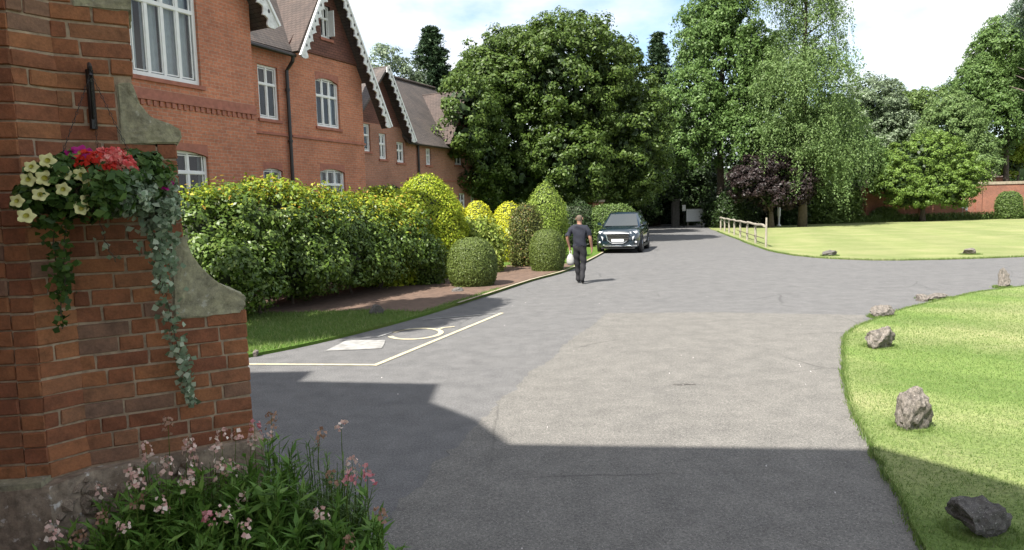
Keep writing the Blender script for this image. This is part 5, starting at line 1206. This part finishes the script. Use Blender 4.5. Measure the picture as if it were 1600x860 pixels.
# ================================================================== PERSON WALKING AWAY
PR = empty('person', (1.75, 17.15, .002), -R(14), 'person in dark short-sleeved top and black trousers walking away, carrying a pale bag', 'person')
J = dict(pel=((0, 0, .96), .135, .115), sp=((0, -.005, 1.12), .135, .105), ch=((0, -.01, 1.32), .165, .115), nb=((0, -.01, 1.46), .09, .08), nk=((0, .005, 1.53), .056, .056), hd0=((0, .015, 1.60), .072, .085), hd1=((0, .02, 1.68), .082, .098), hd2=((0, .01, 1.755), .062, .075),
  sl=((-.175, -.01, 1.43), .068, .066), el=((-.315, -.07, 1.20), .046, .046), wl=((-.27, .02, .96), .030, .033), hl=((-.262, .04, .89), .036, .022),
  sr=((.175, -.01, 1.43), .068, .066), er=((.275, -.02, 1.16), .046, .046), wr=((.295, .07, .93), .030, .033), hr=((.295, .09, .855), .036, .022),
  hpl=((-.085, .0, .90), .092, .10), knl=((-.085, .10, .50), .062, .066), anl=((-.07, .16, .09), .042, .046), tol=((-.075, .33, .035), .036, .026), hel=((-.07, .11, .04), .036, .032),
  hpr=((.085, 0, .90), .092, .10), knr=((.08, .02, .50), .062, .066), anr=((.06, -.13, .12), .042, .046), tor=((.065, .03, .035), .036, .026), her=((.06, -.18, .09), .034, .034))
ED = [('pel', 'sp'), ('sp', 'ch'), ('ch', 'nb'), ('nb', 'nk'), ('nk', 'hd0'), ('hd0', 'hd1'), ('hd1', 'hd2'), ('ch', 'sl'), ('sl', 'el'), ('el', 'wl'), ('wl', 'hl'), ('ch', 'sr'), ('sr', 'er'), ('er', 'wr'), ('wr', 'hr'),
      ('pel', 'hpl'), ('hpl', 'knl'), ('knl', 'anl'), ('anl', 'tol'), ('anl', 'hel'), ('pel', 'hpr'), ('hpr', 'knr'), ('knr', 'anr'), ('anr', 'tor'), ('anr', 'her')]
for s, h in ((-1, 'l'), (1, 'r')):
    c = J['h' + h][0]
    for i, (dy, ln) in enumerate(((.026, .072), (.009, .082), (-.009, .077), (-.026, .06))):
        J[f'f{h}{i}a'] = ((c[0] + s * .004, c[1] + dy, c[2] - .035), .010, .010); J[f'f{h}{i}b'] = ((c[0] - s * .012, c[1] + dy + .006, c[2] - .04 - ln * .6), .009, .009); J[f'f{h}{i}c'] = ((c[0] - s * .03, c[1] + dy + .01, c[2] - .035 - ln * .85), .007, .007)
        ED += [('h' + h, f'f{h}{i}a'), (f'f{h}{i}a', f'f{h}{i}b'), (f'f{h}{i}b', f'f{h}{i}c')]
    J[f't{h}a'] = ((c[0] - s * .01, c[1] + .04, c[2] + .0), .011, .011); J[f't{h}b'] = ((c[0] - s * .022, c[1] + .055, c[2] - .045), .008, .008)
    ED += [('h' + h, f't{h}a'), (f't{h}a', f't{h}b')]
names = list(J); me = bpy.data.meshes.new('body'); me.from_pydata([J[k][0] for k in names], [(names.index(a), names.index(b)) for a, b in ED], []); me.update()
tmp = bpy.data.objects.new('tmp_body', me); COL.objects.link(tmp)
sk = tmp.modifiers.new('skin', 'SKIN'); sv = me.skin_vertices[0].data
for i, k in enumerate(names): sv[i].radius = (J[k][1], J[k][2]); sv[i].use_root = (k == 'pel')
sub = tmp.modifiers.new('sub', 'SUBSURF'); sub.levels = 2; sub.render_levels = 2
dg = bpy.context.evaluated_depsgraph_get(); dg.update(); bmesh_me = bpy.data.meshes.new_from_object(tmp.evaluated_get(dg)); bpy.data.objects.remove(tmp)
SKIN = simple('skin', (.30, .16, .11), .6, var=.08); SHIRT = simple('navy_shirt', (.010, .012, .022), .85, var=.25, scale=14); TROU = simple('black_trousers', (.010, .010, .013), .85, var=.3, scale=10); SHOE = simple('shoe', (.012, .011, .011), .4); HAIR = simple('short_grey_hair', (.10, .075, .055), .9, var=.3, scale=60)
bmesh_me.materials.clear(); bmesh_me.materials.append(SKIN)
bmesh_me.polygons.foreach_set('use_smooth', [True] * len(bmesh_me.polygons))
link('body', bmesh_me, PR)
def garment(name, test, push, mat):
    b = bmesh.new(); b.from_mesh(bmesh_me); b.normal_update()
    kill = [f for f in b.faces if not test(f.calc_center_median())]; nrm = {v: v.normal.copy() for v in b.verts}
    for v in b.verts: v.co += nrm[v] * push * (1 + .5 * math.sin(v.co.z * 31 + v.co.x * 17))
    bmesh.ops.delete(b, geom=kill, context='FACES'); k = bpy.data.meshes.new(name); b.to_mesh(k); b.free(); k.materials.clear(); k.materials.append(mat); return link(name, k, PR)
garment('trousers', lambda c: .075 < c.z < 1.0 and abs(c.x) < .205, .016, TROU)
garment('shirt', lambda c: .965 < c.z < 1.50 and (abs(c.x) < .215 or c.z > 1.235), .022, SHIRT)
garment('shoes', lambda c: c.z < .095, .010, SHOE)
garment('hair', lambda c: c.z > 1.60 and (c.y < .035 or c.z > 1.70) and c.z > 1.60 + (c.y + .06) * .5, .006, HAIR)
def feature(name, c, r, mat):
    b = bmesh.new(); bmesh.ops.create_uvsphere(b, u_segments=8, v_segments=6, radius=1); k = bpy.data.meshes.new(name); b.to_mesh(k); b.free(); k.materials.append(mat); return link(name, k, PR, None, c, None, r)
for s in (-1, 1): feature('ear', (s * .084, .01, 1.655), (.012, .022, .034), SKIN); feature('eye', (s * .032, .108, 1.665), (.013, .008, .009), MT['white'])
feature('nose', (0, .125, 1.64), (.014, .02, .026), SKIN); feature('mouth', (0, .105, 1.605), (.026, .008, .007), simple('lips', (.25, .10, .09), .6))
BAG = empty('carried_bag', (1.75 - .262 * math.cos(R(14)) + .02, 17.15 + .262 * math.sin(R(14)) + .03, .47), -R(14), 'small pale bag hanging from the left hand of the walking person', 'bag')
mb = MB(); mb.lathe([(.0, 0), (.075, .01), (.105, .08), (.10, .17), (.07, .25), (.03, .30)], 14, (0, 0, 0), .6); mb.build('pouch', simple('pale_plastic', (.30, .30, .29), .5, var=.12, scale=20), BAG, True)
MB().tube([(-.02, 0, .29), (-.025, 0, .36), (0, .0, .405), (.025, 0, .36), (.02, 0, .29)], .006, 5).build('handle', MT['white'], BAG)
